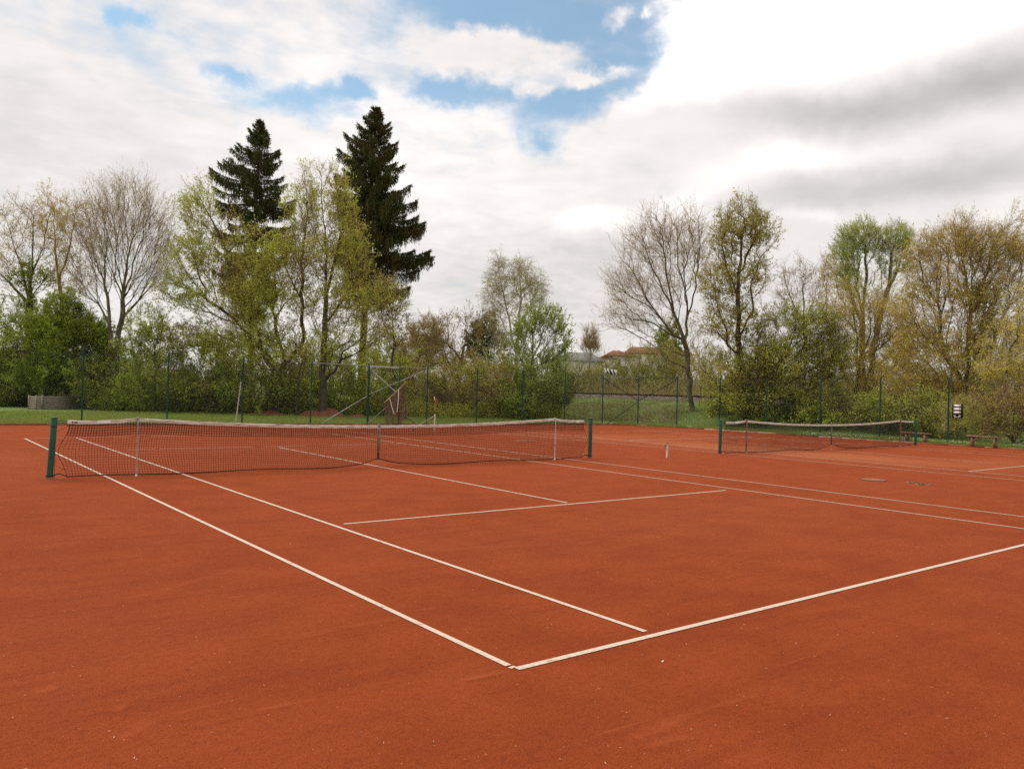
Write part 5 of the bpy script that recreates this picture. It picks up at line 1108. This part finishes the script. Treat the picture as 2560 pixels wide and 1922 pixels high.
tree('hornbeam', 'large mustard brown tree hung with catkins at right, forking low above the scoreboard', 'tree', GR, 47,
     [[(2082, 925), (2080, 870), (2070, 810), (2040, 768), (2031, 700), (2029, 660), (1995, 610), (1985, 550)], [(2080, 860), (2092, 790), (2092, 713), (2098, 674), (2085, 600), (2075, 540), (2070, 490)], [(2098, 680), (2130, 600), (2140, 540), (2160, 490)], [(2080, 870), (2130, 800), (2150, 720), (2190, 640)], [(2040, 770), (1990, 720), (1960, 660)], [(2031, 700), (2050, 620), (2045, 540)], [(2075, 840), (2020, 830), (1970, 800)], [(2140, 800), (2200, 770), (2230, 720)]],
     [(2075, 496, 30, 30, 70), (1990, 540, 26, 40, 70), (2200, 520, 44, 60, 170), (2060, 530, 60, 40, 351), (2120, 540, 60, 50, 351), (2160, 560, 50, 60, 270), (2000, 590, 44, 60, 270), (2050, 620, 50, 60, 243), (2120, 640, 60, 60, 297), (2200, 600, 60, 90, 300), (1990, 690, 46, 60, 229), (2060, 720, 70, 50, 270), (2150, 740, 70, 60, 324), (2010, 790, 80, 50, 351), (2120, 830, 90, 40, 351), (2030, 850, 90, 34, 324)],
     r0=.22, ntw=2, tl=.75, leaf=1.7, ls=.042, lf='lfmust', lf2='lfamber', lfrac=.35, tw='twbrown', bark='barkpale', seed=88, up=.15, flat=.3, bf=.55, thin=.75)
tree('ivy', 'dark green ivy cluster high in the large mustard tree at right', 'ivy', GR, 48.5, [[(2100, 925), (2100, 800), (2120, 720), (2130, 660)]], [(2125, 650, 34, 40, 110), (2140, 700, 34, 34, 90), (2112, 760, 28, 30, 60)], r0=.08, ntw=2, tl=.35, leaf=1.3, ls=.07, lf='lfdark', tw='twdark', seed=89)
tree('hornbeam', 'mustard brown tree cut by the right edge, nearest of its kind', 'tree', GR, 42,
     [[(2150, 935), (2152, 880), (2170, 820), (2180, 760), (2215, 700)], [(2152, 880), (2210, 830), (2260, 780)]], [(2200, 740, 60, 60, 240), (2240, 800, 70, 70, 240), (2160, 800, 50, 40, 140), (2220, 660, 50, 50, 120)],
     r0=.12, ntw=2, tl=.55, leaf=1.53, ls=.045, lf='lfmust', tw='twpale', bark='bark', seed=90, up=.0)
for (x, y, rx, ry, n, d, lf, tw, s, lab, lv) in [
    (1590, 895, 60, 30, 200, 49, 'lfdark', 'twdark', 91, 'low dark bush around the foot of the oak', 1.3),
    (1700, 900, 70, 34, 240, 46, 'lfolive2', 'twdark', 92, 'dark low bush under the hazel behind the far net', 1.4),
    (1810, 905, 70, 36, 240, 44, 'lfolive2', 'twdark', 93, 'olive low bush left of the farthest right fence bay', 1.3),
    (1910, 905, 70, 40, 260, 42, 'lfolive2', 'twdark', 94, 'olive low bush behind the farther bench', 1.3),
    (2010, 905, 70, 46, 280, 40, 'lfolive2', 'twdark', 95, 'dark olive bush left of the scoreboard', 1.2),
    (2100, 915, 70, 50, 280, 38, 'lfolive2', 'twbrown', 96, 'brown twiggy bush directly under the scoreboard', .6),
    (2190, 905, 60, 62, 320, 36, 'lfrust', 'twred', 97, 'reddish brown thicket of stems behind the near bench', .5),
    (2270, 900, 60, 80, 320, 35, 'lfrust', 'twred', 98, 'reddish brown thicket cut by the right edge', .4)]:
    tree('bush', lab, 'bush', 'low bushes behind the side fence', d, [[(x, y+ry*.95), (x, y+ry*.3), (x, y-ry*.2)], [(x, y+ry*.8), (x-rx*.4, y), (x-rx*.5, y-ry*.4)], [(x, y+ry*.8), (x+rx*.4, y), (x+rx*.5, y-ry*.4)]],
         [(x, y, rx, ry, n)], r0=.03, ntw=4, tl=.55, leaf=lv, ls=.042, lf=lf, tw=tw, seed=s, shell=.3, up=.6, tw_r=.0042)
# ---------------------------------------------------------------- grass, daisies, brambles, crumbs
def blades(P, h, w, lean=.35):
    n = len(P); a = RNG.uniform(0, 6.28, n); s = np.stack([np.cos(a), np.sin(a), np.zeros(n)], 1)*w[:, None]; l = RNG.normal(0, lean, (n, 3))*h[:, None]; l[:, 2] = h
    V = np.stack([P-s, P+s, P+l*.55+s*.7+[0, 0, 0], P+l], 1).reshape(-1, 3); return V, np.arange(n*4).reshape(n, 4)
def grass(name, label, P, h, mats, wd=.006, parts=(.7, .3)):
    n = len(P); V, Q = blades(P, h, np.full(n, wd)*RNG.uniform(.7, 1.5, n)); i = RNG.uniform(size=n) < parts[0]
    props(link(name, mesh_np(name, V, [(Q[i], 0), (Q[~i], 1)], mats, False)), label, None, None, 'stuff')
RNG = np.random.default_rng(5)
def strip_pts(a, b, n, d0, d1, away):
    t = RNG.uniform(0, 1, (n, 1)); d = RNG.uniform(d0, d1, (n, 1)); return a+(b-a)*t+away*d
n = 95000; P = strip_pts(KL, KM, n, .12, 1., kn*1.); P = P+kn*(RNG.uniform(0, 1, (n, 1))**1.6)*13; P[:, 2] = bank(P)
tuft = .5+.5*np.sin(P[:, 0]*2.3+np.sin(P[:, 1]*1.7))*np.sin(P[:, 1]*2.9+1); grass('grass', 'rough green grass between the far fence and the thicket', P, RNG.uniform(.06, .17, n)*(.6+.8*tuft), [M['grassl'], M['grassdry']], .009)
sv = unit(edge[7]-edge[4]); sn = np.array([-sv[1], sv[0], 0])
if sn[0] < 0: sn = -sn
n = 42000; P = np.concatenate([strip_pts(edge[4], edge[7]+sv*3, n, .10, 1.9, sn), strip_pts(edge[2], edge[4], 5000, .1, 1.6, unit(np.array([.7, .7, 0])))]); P[:, 2] = bank(P)
n = len(P); grass('verge_grass', 'green grass verge between the clay and the side fence', P, RNG.uniform(.07, .20, n), [M['grassl'], M['grassdry']], .008, (.8, .2))
s = RNG.uniform(-22, 30, 60000); P = RA+rd*s[:, None]+rn*RNG.uniform(-6.3, -1.9, (60000, 1)); P[:, 2] = bank(P)-.02
grass('bank_grass', 'rough green and brown grass on the railway bank', P, RNG.uniform(.06, .22, len(P))*(.5+RNG.uniform(0, 1, len(P))**3*1.2), [M['grassl'], M['grassdry']], .010, (.35, .65))
n = 500; cl = strip_pts(edge[5], edge[7]+sv*2, 46, .25, 1.3, sn); P = cl[RNG.integers(0, 46, n)]+RNG.normal(0, .17, (n, 3))*[1, 1, 0]; P[:, 2] = RNG.uniform(.10, .20, n)
V = P[:, None]+np.array([[.022*math.cos(a), .022*math.sin(a), 0] for a in np.arange(6)*math.pi/3])[None]*RNG.uniform(.7, 1.2, (n, 1, 1))+RNG.normal(0, .005, (n, 6, 3)); props(link('daisies', mesh_np('daisies', V.reshape(-1, 3), [(np.arange(n*6).reshape(n, 6), 0)], [M['flower']], False)), 'white daisies scattered in the verge near the benches', None, None, 'stuff')
# brambles on the bank
s = RNG.uniform(-16, 12, 5200); P = RA+rd*s[:, None]+rn*RNG.uniform(-6.4, -3.0, (5200, 1)); P[:, 2] = bank(P); D = RNG.normal(0, .6, P.shape); D[:, 2] = RNG.uniform(.3, 1.1, len(P))
A0, A1 = [], []
for a, b, d in shoots(P, D, RNG.uniform(.4, 1.0, len(P)), 4, -.35, .2): A0.append(a); A1.append(b)
V, Q = segs_mesh(np.concatenate(A0), np.concatenate(A1), np.full(len(P)*4, .006), np.full(len(P)*4, .004), 2); lp = np.concatenate(A1)[RNG.integers(0, len(P)*4, 14000)]+RNG.normal(0, .05, (14000, 3)); V2, Q2 = leaves(lp, RNG.uniform(.02, .05, 14000))
props(link('brambles', mesh_np('brambles', np.concatenate([V, V2]), [(Q, 0), (Q2+len(V), 1)], [M['twred'], M['grassdry']], False)), 'brown bramble tangle on the lower part of the railway bank', None, None, 'stuff')
# the thicket floor behind the grass: one dense mass of low growth
def thicket(name, label, pts, n, d, ht, mats, tw, ls=.05):
    A = []; 
    for (x0, y0), (x1, y1) in zip(pts[:-1], pts[1:]): A.append((g2(x0, y0), g2(x1, y1)))
    k = RNG.integers(0, len(A), n); a = np.array([q[0] for q in A])[k]; b = np.array([q[1] for q in A])[k]; t = RNG.uniform(0, 1, (n, 1)); aw = unit(RM[2]*[1, 1, 0]); P = a+(b-a)*t+aw*RNG.uniform(0, d, (n, 1)); P[:, 2] = 0
    D = RNG.normal(0, .5, P.shape); D[:, 2] = 1; H = ht*RNG.uniform(.4, 1.1, n)*(.75+.25*np.sin(P[:, 0]*1.3)); A0, A1 = [], []
    for p, q, dd in shoots(P, D, H, 5, -.04, .22): A0.append(p); A1.append(q)
    A0, A1 = np.concatenate(A0), np.concatenate(A1); V, Q = segs_mesh(A0, A1, np.full(len(A0), .008), np.full(len(A0), .006), 2)
    m = int(n*26); i = RNG.integers(0, len(A0), m); lp = A0[i]+(A1[i]-A0[i])*RNG.uniform(0, 1, (m, 1))+RNG.normal(0, .13, (m, 3)); lp[:, 2] = np.abs(lp[:, 2]); V2, Q2 = leaves(lp, ls*RNG.uniform(.6, 1.4, m))
    props(link(name, mesh_np(name, np.concatenate([V, V2]), [(Q, 0), (Q2+len(V), 1)], [M[tw], M[mats]], False)), label, None, None, 'stuff')
thicket('undergrowth', 'dense dark green undergrowth along the back of the grass strip', [(-60, 880), (80, 876), (190, 876), (215, 888), (300, 889), (560, 897), (860, 902)], 5200, 6., 2.3, 'lfdark', 'twdark')
thicket('undergrowth', 'dark brown and olive undergrowth behind the middle of the far fence', [(860, 902), (1000, 905), (1220, 908)], 2600, 5., 1.9, 'lfolive2', 'twred', .04)
thicket('undergrowth', 'dark leaf mass under the trees behind the side fence', [(1540, 912), (1700, 914), (1900, 922), (2060, 930), (2330, 950)], 3600, 5., 1.3, 'lfolive2', 'twdark', .045)
M['dull'] = leafmat('dull scrub leaves', (.20, .21, .06), (.30, .27, .11), (.26, .20, .09))
def scrub_floor():
    s = RNG.uniform(-14, 46, 5200); P = RA+rd*s[:, None]+rn*RNG.uniform(2.6, 9., (5200, 1)); P[:, 2] = bank(P); D = RNG.normal(0, .35, P.shape); D[:, 2] = 1; A0, A1 = [], []
    for p, q, dd in shoots(P, D, RNG.uniform(.5, 2.0, len(P)), 4, -.03, .12): A0.append(p); A1.append(q)
    A0, A1 = np.concatenate(A0), np.concatenate(A1); V, Q = segs_mesh(A0, A1, np.full(len(A0), .008), np.full(len(A0), .006), 2)
    i = RNG.integers(0, len(A0), 60000); lp = A0[i]+(A1[i]-A0[i])*RNG.uniform(0, 1, (60000, 1))+RNG.normal(0, .10, (60000, 3)); V2, Q2 = leaves(lp, RNG.uniform(.03, .07, 60000))
    props(link('undergrowth', mesh_np('undergrowth', np.concatenate([V, V2]), [(Q, 0), (Q2+len(V), 1)], [M['twbrown'], M['dull']], False)), 'brown and olive low growth just beyond the railway track', None, None, 'stuff')
scrub_floor()
# crumbs, straw and petals on the clay
def crumbs():
    n = 2600; d = 2.2+RNG.uniform(0, 1, n)**1.5*26; a = YAW+RNG.uniform(-.62, .62, n); P = np.stack([CAM[0]+np.sin(a)*d, CAM[1]+np.cos(a)*d, np.full(n, .013)], 1)
    b = RNG.uniform(0, 6.28, n); L = RNG.uniform(.002, .009, n)*(1+d*.02); w = np.minimum(L*RNG.uniform(.06, .35, n), .0018); big = RNG.uniform(size=n) < .012; L[big] *= 1.8; w[big] = L[big]*.4
    t = np.stack([np.cos(b), np.sin(b), RNG.uniform(-.1, .35, n)], 1)*L[:, None]; s = np.stack([-np.sin(b), np.cos(b), np.zeros(n)], 1)*w[:, None]
    V = np.stack([P-t, P+s, P+t, P-s], 1).reshape(-1, 3); V[:, 2] = np.maximum(V[:, 2], .009)
    props(link('straw_bits', mesh_np('straw_bits', V, [(np.arange(n*4).reshape(n, 4), 0)], [M['debris']], False)), 'tiny pale straw bits and petals scattered over the clay', None, None, 'stuff')
crumbs()
# ---------------------------------------------------------------- houses far behind
def house(label, dep, xl, xr, y_eave, y_ridge, zb, roofc, wallc, depth=9., hip=.2, wins=(), yb=None, cat='house'):
    a, b = at(xl, y_eave, dep), at(xr, y_eave, dep); b[2] = a[2]; u = unit((b-a)*[1, 1, 0]); v = np.array([-u[1], u[0], 0])
    if np.dot(v, RM[2]) < 0: v = -v
    w = np.linalg.norm(b-a); ze = a[2]; zr = at((xl+xr)/2, y_ridge, dep)[2]; c = np.array([*(a+u*w/2)[:2], zb]); root = empty('house', c, label, cat)
    ov = .45; A, B = a+u*ov, b-u*ov
    mb = MB(c); mb.box((A+B)/2*[1, 1, 0]+v*(depth/2)+np.array([0, 0, (zb+ze)/2]), (w-2*ov, depth-.8, ze-zb), [u, v, [0, 0, 1]]); wl = mb.build('wall', wallc, root)
    mb = MB(c); r1, r2 = a+u*w*hip+v*depth/2, b-u*w*hip+v*depth/2; r1[2] = r2[2] = zr; z1 = np.array([0, 0, .16]); a2, b2 = a+v*depth, b+v*depth; a, b = a-v*.1, b-v*.1
    mb.add([a, b, b2, a2, r1, r2, a-z1, b-z1, b2-z1, a2-z1], [[[0, 1, 5, 4], [2, 3, 4, 5], [0, 6, 7, 1], [1, 7, 8, 2], [2, 8, 9, 3], [3, 9, 6, 0], [9, 8, 7, 6]], [[1, 2, 5], [3, 0, 4]]]); mb.build('roof', roofc, root)
    for (f, wd, h, zf) in wins:
        q = A+(B-A)*f; q = np.array([q[0], q[1], zb+(ze-zb)*zf])+v*.38
        mb = MB(c); mb.box(q, (wd+.16, .05, h+.16), [u, v, [0, 0, 1]]); fr = mb.build('window', M['bandw'], root)
        mb = MB(c); mb.box(q-v*.03, (wd, .03, h), [u, v, [0, 0, 1]]); mb.build('pane', mat('dark glass', (.05, .055, .055), rough=.15, bs=0), fr)
white = mat('white render', (.62, .58, .52), (.52, .47, .41), 1.5, .9, bs=.1); beige = mat('beige render', (.50, .41, .31), (.40, .32, .24), 1.5, .9, bs=.1)
redroof = mat('red tile roof', (.20, .075, .042), (.14, .055, .032), 2.5, .9, bs=.4, stretch=(1, 1, 6)); greyroof = mat('grey roof', (.20, .195, .18), (.13, .125, .115), 2.5, .9, bs=.3); brroof = mat('brown roof', (.17, .09, .06), (.10, .06, .04), 2.5, .9)
house('white low house with hipped grey roof behind the willow scrub', 105, 1190, 1310, 777, 757, 0., greyroof, white, 10, .22, [(.1, 1.4, 1.3, .6), (.34, 1.6, 1.5, .6), (.52, 1.0, 2.2, .5), (.75, 1.4, 1.4, .6)])
house('white house with hipped red tile roof beyond the scrub', 112, 1308, 1372, 767, 754, 0., redroof, white, 9, .36, [(.3, 1.2, 1.3, .7), (.65, 1.2, 1.3, .7)])
house('larger red roofed house half hidden behind the bare tree', 120, 1358, 1500, 762, 746, 0., redroof, white, 11, .12, [(.25, 1.2, 1.3, .7), (.5, 1.2, 1.3, .7)])
house('beige house wall with brown roof glimpsed behind the birch', 92, 1030, 1115, 795, 782, 0., brroof, beige, 9, .05, [(.2, 1.6, 1.0, .55), (.6, 1.1, 1.2, .55)])
house('long white building glimpsed between the mustard trees', 110, 1745, 1900, 821, 800, 2.5, greyroof, white, 12, .05, [(.15, 1.6, 1.2, .5), (.4, 1.6, 1.2, .5), (.8, 1.6, 1.2, .5)], cat='building')
house('red brick house glimpsed through the bushes at far left', 95, -60, 70, 800, 752, 0., redroof, beige, 10, .05, [(.3, 1.2, 1.3, .6), (.7, 1.2, 1.3, .6)])
house('red roofed house hidden low behind the dark bushes at left', 90, 280, 380, 830, 795, 0., redroof, beige, 10, .05, [(.3, 1.2, 1.3, .6), (.7, 1.2, 1.3, .6)])
